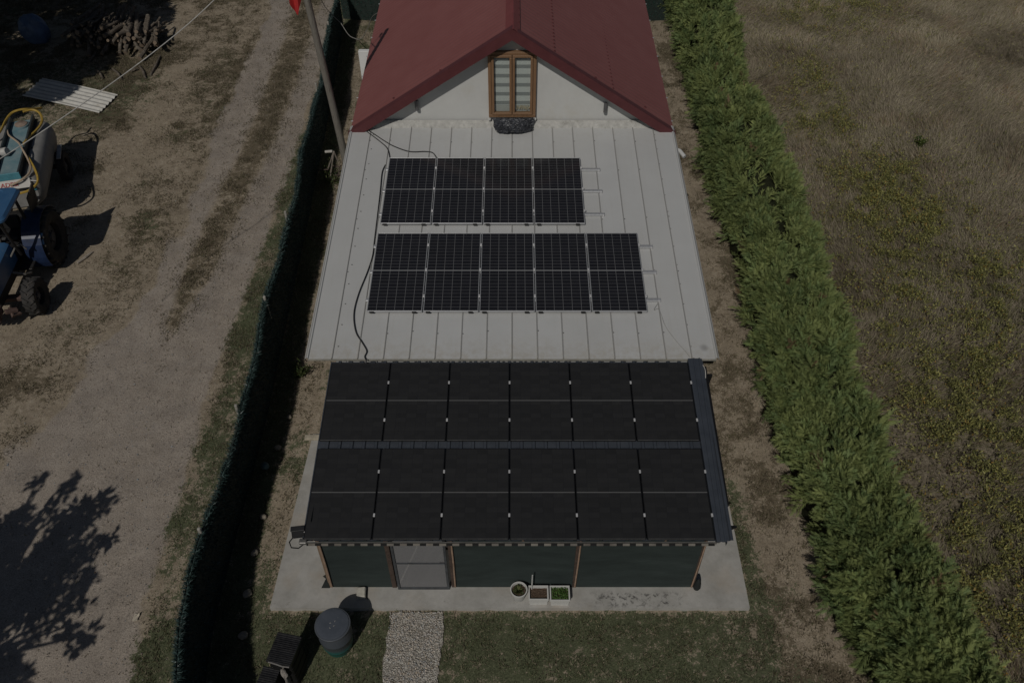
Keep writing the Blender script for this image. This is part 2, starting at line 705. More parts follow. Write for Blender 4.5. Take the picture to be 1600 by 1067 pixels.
def grassdir(n, lean=.6, az=None):
    a = RNG.uniform(0, 2 * np.pi, n) if az is None else az
    t = RNG.normal(0, lean, n)
    d = np.stack([np.cos(a) * t, np.sin(a) * t, np.ones(n)], 1)
    return d / np.linalg.norm(d, axis=1, keepdims=True)


def mixc(a, b, t):
    return np.asarray(a)[None] * (1 - t)[:, None] + np.asarray(b)[None] * t[:, None]


def clumped(x, y, s, k):
    return fbm(x, y, s, k, 3)


# lawn and verge: short green blades
x, y = scatter(900000, -8, 8, 4.6, 36)
z_ = zones(x, y)
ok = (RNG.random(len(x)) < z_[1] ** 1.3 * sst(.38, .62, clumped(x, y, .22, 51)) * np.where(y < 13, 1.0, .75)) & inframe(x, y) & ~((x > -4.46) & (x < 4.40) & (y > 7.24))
pathm = (x > p0.x - .06) & (x < p1.x + .05) & (y < p0.y)
ok &= ~(pathm & (RNG.random(len(x)) < .94))
x, y = x[ok], y[ok]
n = len(x)
t = RNG.random(n) * .6 + .4 * fbm(x, y, .7, 55)
colr = mixc((.055, .078, .036), (.25, .285, .155), t)
dry = RNG.random(n) < .22
colr[dry] = mixc((.18, .15, .09), (.38, .32, .21), RNG.random(dry.sum()))
blades('green_grass', np.stack([x, y, gz(x, y)], 1), RNG.uniform(.03, .075, n), RNG.uniform(.007, .014, n), grassdir(n, .7), colr, M_blade)['kind'] = 'stuff'

# dead brown grass tufts: yard, middle strip, side strip
x, y = scatter(1500000, -23, 8, 4.6, 36)
z_ = zones(x, y)
ok = (RNG.random(len(x)) < z_[2] * sst(.40, .6, clumped(x, y, .28, 61)) * 1.2 + .02) & inframe(x, y) & ~((x > -4.46) & (x < 4.40) & (y > 7.2)) & (x < ip(HEDGE_L, y) + .3)
x, y = x[ok], y[ok]
n = len(x)
t = RNG.random(n)
colr = mixc((.07, .057, .039), (.33, .285, .20), t ** 1.3)
g = RNG.random(n) < .18
colr[g] = mixc((.07, .075, .035), (.13, .13, .06), RNG.random(g.sum()))
blades('dead_grass', np.stack([x, y, gz(x, y)], 1), RNG.uniform(.03, .10, n), RNG.uniform(.009, .02, n), grassdir(n, 1.1), colr, M_blade)['kind'] = 'stuff'

# tall dry grass of the field, combed by the wind
x, y = scatter(620000, 5.9, 24, 4.4, 37)
ok = (RNG.random(len(x)) < sst(-1.3, -.6, x - ip(HEDGE_R, y) + .25) * (.35 + .65 * sst(.4, .62, clumped(x, y, .45, 71)))) & inframe(x, y, 90)
x, y = x[ok], y[ok]
n = len(x)
az = (fbm(x, y, 3.2, 75, 3) - .5) * 9 + RNG.normal(0, .55, n) + .6
tl = np.abs(RNG.normal(.9, .5, n))
d = np.stack([np.cos(az) * tl, np.sin(az) * tl, np.ones(n)], 1)
d /= np.linalg.norm(d, axis=1, keepdims=True)
t = np.clip(RNG.random(n) * .7 + (fbm(x, y, 1.6, 77) - .35) * .8 + np.clip((y - 23) * .022, -.22, .20), 0, 1)
colr = mixc((.145, .122, .086), (.55, .485, .36), t)
red = (fbm(x, y, 1.1, 79) > .56) & (RNG.random(n) < .35)
colr[red] *= np.array([.92, .80, .76])
gn = RNG.random(n) < .10 + .35 * np.clip(weeds(x, y), 0, 1)
colr[gn] = mixc((.14, .145, .07), (.32, .31, .15), RNG.random(gn.sum()))
blades('dry_field_grass', np.stack([x, y, gz(x, y)], 1), RNG.uniform(.10, .34, n), RNG.uniform(.008, .017, n), d, colr, M_blade)['kind'] = 'stuff'

# low yellow-green weeds in drifts
x, y = scatter(1300000, 6.5, 24, 4.4, 37)
ok = (RNG.random(len(x)) < weeds(x, y) * sst(.36, .64, clumped(x, y, .3, 85)) + .012) & inframe(x, y, 90) & (x > ip(HEDGE_R, y) - .7)
x, y = x[ok], y[ok]
n = len(x)
t = RNG.random(n)
colr = mixc((.13, .14, .055), (.42, .40, .14), t ** 1.3)
o = RNG.random(n) < .06
colr[o] = np.array([.33, .22, .06])
zz = gz(x, y) + RNG.uniform(.10, .30, n)
blades('field_weeds', np.stack([x, y, zz], 1), RNG.uniform(.04, .085, n), RNG.uniform(.022, .042, n), grassdir(n, 1.6), colr, M_leaf)['kind'] = 'stuff'

# pebbles on the white path and stray chips on the track
def pebbles(name, x, y, r, dz, mat_, shade=.5):
    n = len(x)
    o6 = np.array([[1, 0, 0], [-1, 0, 0], [0, 1, 0], [0, -1, 0], [0, 0, .7], [0, 0, -.5]])
    f8 = np.array([[0, 2, 4], [2, 1, 4], [1, 3, 4], [3, 0, 4], [2, 0, 5], [1, 2, 5], [3, 1, 5], [0, 3, 5]])
    a = RNG.uniform(0, 6.28, n)
    ca, sa = np.cos(a), np.sin(a)
    pts = o6[None] * r[:, None, None] * RNG.uniform(.7, 1.3, (n, 6, 3))
    X = pts[..., 0] * ca[:, None] - pts[..., 1] * sa[:, None] + x[:, None]
    Y = pts[..., 0] * sa[:, None] + pts[..., 1] * ca[:, None] + y[:, None]
    Z = pts[..., 2] + (gz(x, y) + dz)[:, None]
    V = np.stack([X, Y, Z], -1).reshape(-1, 3)
    F = (f8[None] + 6 * np.arange(n)[:, None, None]).reshape(-1, 3)
    g = np.repeat(RNG.uniform(.6, 1.15, n), 6)[:, None]
    tint = np.repeat(RNG.normal(0, .02, (n, 1)), 6, 0)
    c = np.concatenate([shade * g + tint, shade * .93 * g, shade * .84 * g - tint], 1)
    return npmesh(name, V, F, mat_, None, np.clip(c, .03, .9))


mp = NM('pebble', .9, .15)
mp.color(mp.attr('Col').outputs['Color'])
x, y = scatter(5200, p0.x - .02, p1.x + .02, 3.3, p0.y + .02)
keep = RNG.random(len(x)) < sst(.30, .5, fbm(x, y, .5, 91))
pebbles('white_pebbles', x[keep], y[keep], RNG.uniform(.008, .022, keep.sum()), .035, mp.m)['kind'] = 'stuff'
x, y = scatter(26000, -13, -4.9, 4.8, 35)
zz_ = zones(x, y)
keep = (RNG.random(len(x)) < zz_[0] * .6 + .05) & inframe(x, y) & (x < ip(FENCE, y) + .6)
pebbles('track_gravel', x[keep], y[keep], RNG.uniform(.006, .02, keep.sum()) * (1 + .6 * (RNG.random(keep.sum()) < .04)), .0, mp.m, .30)['kind'] = 'stuff'
# ------------------------------------------------------------------ extension with the white sheet roof
WS = R(6.4065)
WY0, WZ0 = 17.0117, 3.4225
def wz(y, off=-.09):
    return WZ0 + (y - WY0) * math.tan(WS) + off


m = NM('white_sheet', .5, .35)
ob = m.sep()
c = m.ramp(m.noise(1.1, 5, .6), [(.3, (.475, .482, .478)), (.7, (.52, .528, .524))])
st = m.noise(3.5, 6, .7, m.mapv((6, .25, 1)))
c = m.mix(m.math('MULTIPLY', m.step(st, .52, .75), .35), c, (.43, .42, .38))
pan = m.n('ShaderNodeTexWhiteNoise')
pan.noise_dimensions = '1D'
m.L(m.math('FLOOR', m.math('MULTIPLY', ob[0], 2.0)), pan.inputs['W'])
c = m.mix(m.math('MULTIPLY', pan.outputs['Value'], .22), c, (.425, .42, .395))
seam = m.math('ABSOLUTE', m.math('SUBTRACT', m.math('FRACT', m.math('ADD', m.math('MULTIPLY', ob[0], 2.0), .5)), .5))
c = m.mix(m.math('MULTIPLY', m.step(seam, .036, .016), .72), c, (.22, .215, .205))
topd = m.math('MULTIPLY', m.step(ob[1], 2.6, 3.55), m.step(m.noise(7, 6, .75), .45, .7))
c = m.mix(m.math('MULTIPLY', topd, .35), c, (.40, .39, .36))
botd = m.math('MULTIPLY', m.step(ob[1], -3.0, -3.68), m.step(m.noise(6, 6, .75), .35, .7))
c = m.mix(m.math('MULTIPLY', botd, .55), c, (.38, .35, .29))
dx_ = m.math('SUBTRACT', ob[0], 3.77)
dy_ = m.math('SUBTRACT', ob[1], -3.42)
rr = m.math('SQRT', m.math('ADD', m.math('MULTIPLY', dx_, dx_), m.math('MULTIPLY', dy_, dy_)))
c = m.mix(m.math('MULTIPLY', m.step(rr, .12, .02), .5), c, (.16, .16, .16))
m.color(c)
m.bump(m.noise(2.0, 3), .06, .03)
M_white = m.m
M_wall = mat('white_render', (.55, .555, .54), .9, 0, .15, .05, 2, .15, (.52, .51, .47))
M_rib = mat('sheet_rib', (.56, .565, .55), .5, 0, .3, .06, 5)
M_steel = mat('galvanised_steel', (.42, .43, .44), .45, .6, .4, .15, 14)
M_alu = mat('aluminium', (.50, .51, .52), .4, .5, .4, .1, 20)
M_screw = mat('screw_steel', (.26, .26, .255), .5, .3)

ext = thing('house_extension', 'low extension under a flat white ribbed metal sheet roof, in front of the gable', 'building', (0, 14.8, 0))
YF, YB = 11.10, 18.33
b = MB()
def trap(x0, x1):                       # one tray of the sheet, with its upstand on the left side
    return [(x0 - .012, 0), (x0 - .007, .026), (x0 + .007, .026), (x0 + .012, 0), (x1 - .012, 0)]
prof = [(-4.03, -.05), (-4.03, .0), (-3.99, .03), (-3.965, .03), (-3.95, 0)]
for i in range(15):
    xa = -3.5 + .5 * i
    prof += [(xa - .014, 0), (xa - .008, .024), (xa + .008, .024), (xa + .014, 0)]
prof += [(3.95, 0), (3.965, .03), (3.99, .03), (4.03, 0), (4.03, -.05)]
vs, fs = [], []
M_ = 12
for j in range(M_ + 1):
    y = YF + (YB - YF) * j / M_
    for px_, pz_ in prof:
        vs.append((px_, y, wz(y) + pz_))
k = len(prof)
for j in range(M_):
    for i in range(k - 1):
        fs.append((j * k + i, j * k + i + 1, (j + 1) * k + i + 1, (j + 1) * k + i))
b.add(vs, fs)
roof = b.build('roof', M_white, ext, world=True)
# thickness under the sheet
b = MB()
y0_, y1_ = YF + .02, YB - .05
b.prism([(-3.98, y0_, wz(y0_) - .005), (3.98, y0_, wz(y0_) - .005), (3.98, y1_, wz(y1_) - .005), (-3.98, y1_, wz(y1_) - .005)], (0, 0, -.07))
b.build('insulation_board', mat('board_edge', (.30, .29, .25), .9), roof, world=False).location = (0, -14.8, 0)
b = MB()
for i in range(15):
    xa = -3.5 + .5 * i
    for ys in (11.75, 13.4, 15.05, 16.7, 17.75):
        y = ys + random.uniform(-.05, .05)
        if random.random() < .9:
            b.box((xa + .022, y, wz(y) + .008), (.022, .022, .014))
for y in np.arange(11.4, 18.2, .55):
    for xa in (-2.93 - .5, 3.5):
        b.box((xa + .015, y, wz(y) + .012), (.02, .02, .014))
sc = b.build('screw_heads', M_screw, roof)
sc.location = (0, -14.8, 0)
sc['kind'] = 'stuff'
b = MB()
for sx in (-1, 1):
    x = 3.42 * sx
    b.prism([(x - .1, 11.4, -.05), (x - .1, 18.3, -.05), (x - .1, 18.3, wz(18.3) - .09), (x - .1, 11.4, wz(11.4) - .09)], (.2, 0, 0))
b.box((0, 11.5, wz(11.5) / 2 - .09), (6.62, .2, wz(11.5) - .1))
b.build('wall', M_wall, ext, world=True)
# flashing where the sheet meets the gable
b = MB()
n = 90
for i in range(n):
    pass
xs_ = np.linspace(-3.45, 3.5, n)
vs = []
for x in xs_:
    w = .0 + .012 * math.sin(x * 3.1) + random.uniform(-.008, .008)
    h = .030 + random.uniform(0, .008)
    vs += [(x, 18.40, wz(18.4) + .13), (x, 18.34, wz(18.34) + .06 + h), (x, 18.28 - w, wz(18.2) + h * .7), (x, 18.25 - w, wz(18.1 - w) - .005)]
fs = [(i * 4 + j, i * 4 + j + 1, i * 4 + 5 + j, i * 4 + 4 + j) for i in range(n - 1) for j in range(3)]
b.add(vs, fs)
b.build('flashing', mat('weathered_flashing', (.44, .435, .41), .8, 0, .2, .2, 9, .1, (.27, .265, .24)), ext, world=True)
# white rain pipe stub out of the right eave
b = MB()
b.tube([(3.95, 17.6, wz(17.75) - .10), (4.10, 17.55, wz(17.75) - .14), (4.2, 17.38, wz(17.75) - .20)], .05, 8)
b.build('rain_pipe', M_wall, ext, world=True)

# ------------------------------------------------------------------ house with red roof
M_red = NM('red_sheet', .45, .3)
m = M_red
ob = m.sep()
c = m.ramp(m.noise(1.5, 5, .6), [(.3, (.235, .085, .079)), (.7, (.265, .103, .096))])
c = m.mix(m.math('MULTIPLY', m.step(m.noise(9, 6, .75), .58, .75), .25), c, (.33, .15, .13))
rows = m.math('FRACT', m.math('MULTIPLY', m.math('ABSOLUTE', ob[0]), 1 / 1.02))
dots = m.math('FRACT', m.math('MULTIPLY', ob[1], 1 / .19))
m.color(c)
M_red = m.m
M_dred = mat('red_trim', (.105, .033, .036), .45, 0, .3, .12, 4)
M_soffit = mat('soffit_board', (.40, .42, .43), .8)
house = thing('house', 'white rendered gabled house with a dark red metal sheet roof', 'building', (0, 18.6, 0))
GY = 18.45                              # gable wall plane
AZ, EZ, EX = 6.03, 3.40, 4.03
FY = 18.13                              # front of the verge
BACKY = 32.0
sl = (AZ - EZ) / EX
def rz(x):
    return AZ - sl * abs(x)
def flare(y):                           # eave line opens a little to the back
    return (y - FY) * .022
b = MB()
for sx in (-1, 1):
    vs, fs = [], []
    ys = np.arange(FY, BACKY, .0475)
    prof = []
    for i, y in enumerate(ys):
        ph = i % 4
        dz = .006 if ph in (1, 2) else 0.0
        ex = EX + (flare(y) if sx > 0 else flare(y) * .75)
        vs += [(0, y, AZ + dz), (sx * ex, y, EZ + dz)]
    k = len(ys)
    for i in range(k - 1):
        q = (2 * i, 2 * i + 1, 2 * i + 3, 2 * i + 2)
        fs.append(q if sx > 0 else q[::-1])
    b.add(vs, fs)
    # closing board under the sheet
    b.prism([(0, FY + .01, AZ - .015), (sx * (EX - .01), FY + .01, EZ - .015), (sx * (EX - .01), FY + .01, EZ - .075), (0, FY + .01, AZ - .075)], (0, BACKY - FY - .05, 0))
rroof = b.build('roof', M_red, house, world=True)
off = (0, -18.6, 0)
# ridge cap
b = MB()
vs = []
for y in (FY - .02, BACKY):
    for x in (-.17, -.015, .015, .17):
        vs.append((x + .02, y, AZ + .035 - sl * (abs(x) - .0 if abs(x) > .1 else 0) + (.012 if abs(x) < .1 else -.005)))
b.add(vs, [(0, 1, 5, 4), (1, 2, 6, 5), (2, 3, 7, 6)])
b.prism([(-.15, FY - .02, rz(.15) + .02), (.19, FY - .02, rz(.19) + .03), (.19, FY - .02, rz(.19) - .02), (0, FY - .02, AZ - .01), (-.15, FY - .02, rz(.15) - .02)], (0, .02, 0))
b.build('ridge_cap', mat('red_cap', (.205, .056, .056), .45, 0, .3, .1, 4), rroof).location = off
# screw lines down the sheet
b = MB()
for X0 in (1.0, 2.45):
    for y in np.arange(FY + .15, 28, .19):
        for sx in ((1,) if X0 < 2 else (1,)):
            b.box((sx * X0 + .005 * (y - FY), y, rz(X0 + .005 * (y - FY)) + .02), (.035, .035, .015))
for y in np.arange(FY + .2, 28, .38):
    b.box((.16, y, rz(.16) + .05), (.03, .03, .015))
for x in (1.45, 2.0, 3.3, -1.7, -2.9):
    b.box((x, FY + .1 + abs(x) * .1, rz(x) + .02), (.05, .05, .02))
o = b.build('screw_heads', mat('red_screw', (.12, .04, .04), .6), rroof)
o.location = off
o['kind'] = 'stuff'
# little white clips along the eaves
for y in np.arange(FY + .6, 27, 1.18):
    for x in (-(EX + flare(y) * .75), EX + flare(y)):
        b = MB()
        b.box((x, y, EZ + .005), (.07, .03, .02), bevel=.004)
        b.build('eave_clip', M_steel, rroof).location = off
# verge trim: vertical face with a sloping cover strip behind it
b = MB()
for sx in (-1, 1):
    hgt = .27
    A, E = (0, AZ + .05), (sx * (EX + .03), EZ + .04)
    b.prism([(A[0], FY, A[1]), (E[0], FY, E[1]), (E[0], FY, E[1] - hgt * .9), (A[0], FY, A[1] - hgt)], (0, -.025, 0))
    b.prism([(A[0], FY + .003, A[1] + .004), (E[0], FY + .003, E[1] + .004), (E[0], FY + .003, E[1] - .03), (A[0], FY + .003, A[1] - .03)], (0, .16, 0))
b.build('fascia', M_dred, rroof).location = off
b = MB()
for sx in (-1, 1):
    b.prism([(0, FY + .005, AZ - .14), (sx * (EX - .03), FY + .005, EZ - .13), (sx * (EX - .03), FY + .005, EZ - .16), (0, FY + .005, AZ - .17)], (0, GY - FY - .01, 0))
b.build('soffit', M_soffit, rroof).location = off
# walls
b = MB()
zb = 3.0
b.prism([(-3.86, GY, zb), (3.86, GY, zb), (3.86, GY, rz(3.86) - .12), (0, GY, AZ - .12), (-3.86, GY, rz(3.86) - .12)], (0, .2, 0))
b.box((-3.8, GY + 6.8, 1.5), (.2, 13.2, 3.1))
b.box((3.8, GY + 6.8, 1.5), (.2, 13.2, 3.1))
b.box((0, GY + 13.3, 1.5), (7.4, .2, 3.1))
b.build('wall', M_wall, house, world=True)
# porch wall seen past the left eave
b = MB()
tl = at(560, 79, 2.45)
b.box(((tl.x - 3.9) / 2, tl.y, 1.2), (-3.9 - tl.x, .16, 2.5), bevel=.01)
b.build('porch_wall', mat('porch_white', (.74, .75, .74), .8, 0, .2, .05, 3), house, world=True)
# window
WX0, WX1, WZ0_, WZ1_ = -.57, .58, 3.73, 5.42
M_wood = NM('brown_frame', .5, .35)
m = M_wood
c = m.ramp(m.noise(3, 6, .7, m.mapv((30, 30, 1.5))), [(.3, (.165, .092, .048)), (.7, (.27, .16, .088))])
m.color(c)
M_wood = m.m
m = NM('day_night_blind', .9, .1)
ob = m.sep()
fz = m.math('FRACT', m.math('DIVIDE', m.math('SUBTRACT', 5.30, ob[2]), .235))
m.color(m.mix(m.math('LESS_THAN', fz, .40), (.86, .87, .86), (.42, .43, .435)))
M_blind = m.m
m = NM('window_glass', .03, .5)
m.color((.8, .85, .85))
m.b.inputs['Transmission Weight'].default_value = 1.0
m.b.inputs['IOR'].default_value = 1.02
gl = m.n('ShaderNodeBsdfGlossy'); gl.inputs['Roughness'].default_value = .02
tr = m.n('ShaderNodeBsdfTransparent'); tr.inputs[0].default_value = (.86, .88, .87, 1)
fr_ = m.n('ShaderNodeFresnel'); fr_.inputs[0].default_value = 1.5
mx = m.n('ShaderNodeMixShader')
mx.inputs[0].default_value = .05; m.L(tr.outputs[0], mx.inputs[1]); m.L(gl.outputs[0], mx.inputs[2])
m.L(mx.outputs[0], m.t.nodes['Material Output'].inputs[0])
M_glass = m.m
win_b = MB()
Yw = GY - .05
t = .075
win_b.box(((WX0 + WX1) / 2, Yw, WZ1_ - t / 2), (WX1 - WX0, .12, t), bevel=.008)
win_b.box(((WX0 + WX1) / 2, Yw, WZ0_ + t / 2), (WX1 - WX0, .12, t), bevel=.008)
for x in (WX0 + t / 2, WX1 - t / 2):
    win_b.box((x, Yw, (WZ0_ + WZ1_) / 2), (t, .12, WZ1_ - WZ0_ - 2 * t - .002), bevel=.008)
win = win_b.build('window', M_wood, house, world=True)
for sx, x0, x1 in ((-1, WX0 + t, .005), (1, .005, WX1 - t)):
    b = MB()
    s = .06
    za, zb_ = WZ0_ + t, WZ1_ - t
    b.box(((x0 + x1) / 2, Yw - .035, zb_ - s / 2), (x1 - x0 - .012, .1, s), bevel=.01)
    b.box(((x0 + x1) / 2, Yw - .035, za + s / 2), (x1 - x0 - .012, .1, s), bevel=.01)
    for x in (x0 + .006 + s / 2, x1 - .006 - s / 2):
        b.box((x, Yw - .035, (za + zb_) / 2), (s, .1, zb_ - za - 2 * s - .002), bevel=.01)
    b.build('sash', M_wood, win).location = off
    b = MB()
    b.box(((x0 + x1) / 2, Yw - .02, (za + zb_) / 2), (x1 - x0 - .14, .012, zb_ - za - .13))
    b.build('pane', M_glass, win).location = off
    zt_ = zb_ - s
    zb2 = za + s + .15
    b = MB()
    b.box(((x0 + x1) / 2, Yw + .04, (zt_ + zb2) / 2), (x1 - x0 - .10, .006, zt_ - zb2))
    b.build('blind', M_blind, win).location = off
b = MB()
for x in (WX0 + .015, WX1 - .015):
    b.box((x, GY - .09, WZ0_ - .05), (.075, .1, .07), bevel=.02)
b.box((0, GY + .01, WZ0_ - .03), (WX1 - WX0 - .05, .05, .06))
b.build('window_sill', mat('sill_mortar', (.50, .50, .48), .9, 0, .2, .2, 20, .4), win).location = off
# things on the inner window ledge
b = MB()
for i in range(9):
    x = .13 + i * .038
    b.box((x, Yw + .03, WZ0_ + .19 + random.uniform(0, .05)), (.03, .03, .11), rot=(0, random.uniform(-.6, .6), 0), bevel=.01)
b.build('ledge_trinkets', mat('cream', (.55, .47, .33), .8), win).location = off

# black plastic sheeting draped below the window
xs_ = np.linspace(-.48, .56, 46)
vs, fs = [], []
mrow = 30
for j in range(mrow):
    v = j / (mrow - 1)
    for i, x in enumerate(xs_):
        u = i / 45
        bottom = .90 + .10 * math.sin(u * 3.1 + .3) - .5 * max(0, u - .70) - .5 * max(0, .12 - u)
        vv = v * bottom
        q = np.array([x * 2.6 - v * 1.6]), np.array([v * 1.1 + x * 1.4])
        wr = abs(float(fbm(q[0], q[1], .30, 44, 4)[0]) - .5) * 2.4
        zr = wz(18.2) + .12
        if vv < .36:
            y = GY - .15 - .09 * (vv / .36)
            z = WZ0_ + .005 - vv / .36 * (WZ0_ + .005 - zr)
        else:
            k_ = (vv - .36) / .64
            y = GY - .24 - k_ * .26
            z = wz(y) + .11 - .03 * k_
        x2 = x * (1 - .14 * v) + .01 * math.sin(v * 9)
        vs.append((x2, y - wr * .10, z + wr * .11 * (.4 + v)))
for j in range(mrow - 1):
    for i in range(45):
        fs.append((j * 46 + i, j * 46 + i + 1, (j + 1) * 46 + i + 1, (j + 1) * 46 + i))
b = MB()
b.add(vs, fs)
m = NM('black_plastic', .28, .5)
m.color(m.ramp(m.noise(8), [(.3, (.030, .032, .037)), (.7, (.075, .08, .092))]))
m.bump(m.noise(16, 4, .7), .6, .03)
M_bplast = m.m
o = b.build('plastic_sheet', M_bplast, smooth=True)
tag(o, 'crumpled black plastic sheet hanging below the brown gable window', 'plastic sheet')

# two small up-down lamps on the gable
for x, z, side in ((-2.33, 4.05, 'left'), (2.29, 3.99, 'right')):
    t_ = thing('wall_lamp', 'small grey cylinder lamp on the white gable, %s of the window' % side, 'lamp', (x, GY, z), group='wall lamps on the gable')
    b = MB()
    b.lathe([(.0, -.13), (.043, -.13), (.045, -.12), (.045, .12), (.043, .13), (0, .13)], 14, Matrix.Translation((0, -.09, 0)))
    b.build('lamp_body', mat('lamp_grey', (.16, .16, .165), .4, .5), t_, smooth=True)
    b = MB()
    b.box((0, -.025, 0), (.05, .05, .09), bevel=.008)
    b.build('bracket', mat('lamp_grey', (.16, .16, .165), .4, .5), t_)

# ------------------------------------------------------------------ solar panels
def panel_mat(name, cols, rows, cw, ch, gap, mid, cell, line, lw, midline, rough=.12):
    """cell grid from the panel's own coordinates (centre at the origin)"""
    m = NM(name, rough, .45)
    ob = m.sep()
    u = m.math('DIVIDE', m.math('ADD', ob[0], cw * cols / 2), cw)
    av = m.math('ABSOLUTE', ob[1])
    v = m.math('DIVIDE', m.math('SUBTRACT', av, mid / 2), ch)
    fu = m.math('ABSOLUTE', m.math('SUBTRACT', m.math('FRACT', u), .5))
    fv = m.math('ABSOLUTE', m.math('SUBTRACT', m.math('FRACT', v), .5))
    lu = m.math('GREATER_THAN', fu, .5 - lw / cw / 2)
    lv = m.math('GREATER_THAN', fv, .5 - lw * .62 / ch / 2)
    out = m.math('GREATER_THAN', m.math('ABSOLUTE', ob[0]), cw * cols / 2)
    lm = m.math('LESS_THAN', av, mid / 2)
    wn = m.n('ShaderNodeTexWhiteNoise')
    wn.noise_dimensions = '2D'
    cb = m.n('ShaderNodeCombineXYZ')
    m.L(m.math('FLOOR', u), cb.inputs[0])
    m.L(m.math('FLOOR', m.math('DIVIDE', ob[1], ch)), cb.inputs[1])
    m.L(cb.outputs[0], wn.inputs['Vector'])
    hi = tuple(x * 1.6 for x in cell)
    c = m.mix(m.math('MULTIPLY', wn.outputs['Value'], .5), cell, hi)
    dust = m.noise(5, 6, .75)
    c = m.mix(m.math('MULTIPLY', m.step(dust, .45, .8), .035), c, (.16, .15, .13))
    c = m.mix(m.math('MULTIPLY', m.math('GREATER_THAN', fu, .5 - .5), 0.0), c, line)
    c = m.mix(m.math('MAXIMUM', lu, lv), c, line)
    c = m.mix(out, c, line)
    c = m.mix(lm, c, midline)
    m.color(c)
    return m.m


M_pv_s = panel_mat('silver_panel_cells', 6, 12, .1845, .0915, .004, .014, (.015, .015, .018), (.15, .152, .155), .0085, (.40, .41, .41))
M_pv_b = panel_mat('black_panel_cells', 6, 9, .1845, .0935, .004, .016, (.022, .022, .022), (.015, .015, .0155), .003, (.14, .14, .138), .3)
M_blackframe = mat('black_anodised', (.016, .016, .017), .4, .3, .4, .2)
M_clamp = mat('clamp_alu', (.62, .62, .62), .4, .3, .4, .1)


def make_panel(name, label, w, h, pv, frame, fw, loc, tilt, group):
    t = thing(name, label, 'solar panel', loc, (tilt, 0, 0), group)
    b = MB()
    b.box((0, 0, .0), (w - 2 * fw, h - 2 * fw, .012))
    b.build('cell_sheet', pv, t)
    b = MB()
    for sx in (-1, 1):
        b.box((sx * (w / 2 - fw / 2), 0, -.012), (fw, h, .042), bevel=.002)
        b.box((0, sx * (h / 2 - fw / 2), -.012), (w - 2 * fw - .001, fw, .042), bevel=.002)
    b.build('frame', frame, t)
    return t


def on_slope(x, y, z, v, sl_, up=0):
    return (x, y - v * math.cos(sl_) - up * math.sin(sl_), z - v * math.sin(sl_) + up * math.cos(sl_))


ordn = ['leftmost', 'second from the left', 'third from the left', 'fourth from the left', 'fifth from the left', 'rightmost']
WPL = 2.257
proto = None
rows_w = [(-2.9306, 0.0, 4, 'upper', ['leftmost', 'second from the left', 'third from the left', 'rightmost']),
          (-2.9487, 2.5597, 5, 'lower', ['leftmost', 'second from the left', 'middle', 'second from the right', 'rightmost'])]
for x0, v0, n, rowname, names in rows_w:
    for j in range(n):
        loc = on_slope(x0 + 1.14 * (j + .5), WY0, WZ0, v0 + WPL / 2, WS)
        lab = 'silver framed solar panel, %s in the %s row on the white roof' % (names[j], rowname)
        if proto is None:
            proto = make_panel('solar_panel', lab, 1.118, WPL, M_pv_s, M_alu, .016, loc, WS, 'silver framed panels on the white roof')
            for x in (-.46, .40):
                b = MB()
                b.box((x, -WPL / 2 - .012, -.02), (.09, .03, .04), bevel=.006)
                b.build('junction_plug', mat('plug_black', (.015, .015, .015), .5), proto)
            for y in (-.72, 0.02, .76):
                b = MB()
                b.box((.57, y, .012), (.04, .07, .02), bevel=.004)
                b.build('clamp', M_clamp, proto)
        else:
            dup(proto, loc, None, lab)

# mounting rails sticking out past the last panel of each row
rl = ['top', 'middle', 'bottom']
for x0, v0, n, rowname, names in rows_w:
    xr_ = x0 + 1.14 * n
    ext_ = .42 if n == 4 else .27
    for k, dv in enumerate((.36, 1.12, 1.90)):
        v = v0 + dv
        L_ = 1.14 * n + ext_ + .08
        t = thing('mounting_rail', 'aluminium rail, %s of three sticking out right of the %s panel row' % (rl[k], rowname), 'mounting rail',
                  on_slope(x0 - .05 + L_ / 2, WY0, WZ0, v, WS, -.060), (WS, 0, 0), 'rails under the silver panels')
        b = MB()
        b.box((0, 0, 0), (L_, .085, .042), bevel=.004)
        b.box((0, 0, .023), (L_, .03, .006))
        b.build('rail', M_alu, t)
        b = MB()
        b.box((L_ / 2 - .03, -.01, -.005), (.035, .09, .06), bevel=.005)
        b.build('rail_foot', M_clamp, t)

PX0, PY0, PZ0, PSL, PG = -3.496, 11.0009, 2.6562, R(7.9406), 1.8917
PPL = 1.722
protob = None
for v0, rowname in ((0, 'back'), (PG, 'front')):
    for j in range(6):
        loc = on_slope(PX0 + 1.15 * (j + .5), PY0, PZ0, v0 + PPL / 2, PSL)
        lab = 'black solar panel, %s in the %s row on the dark shelter' % (ordn[j], rowname)
        if protob is None:
            protob = make_panel('black_solar_panel', lab, 1.134, PPL, M_pv_b, M_blackframe, .012, loc, PSL, 'black panels on the shelter')
            for y in (-.43, .40):
                b = MB()
                b.box((.575, y, .015), (.034, .062, .022), bevel=.004)
                b.build('clamp', M_clamp, protob)
            b = MB()
            b.box((0, -PPL / 2 + .004, .0108), (1.10, .010, .004))
            b.build('edge_strip', mat('frame_glint', (.16, .16, .155), .35, .4), protob)
        else:
            dup(protob, loc, None, lab)

# ------------------------------------------------------------------ the shelter under the black panels
sh = thing('shelter', 'dark lean-to shelter with green net walls on the concrete slab', 'shelter', (0, 9.2, .1))
M_anth = NM('anthracite_sheet', .42, .4)
m = M_anth
m.color(m.ramp(m.noise(3, 5), [(.3, (.040, .047, .059)), (.7, (.058, .067, .082))]))
M_anth = m.m
PEND = PG + PPL + .01
LEN = PEND + .09
def pz(v, up):
    return on_slope(0, PY0, PZ0, v, PSL, up)
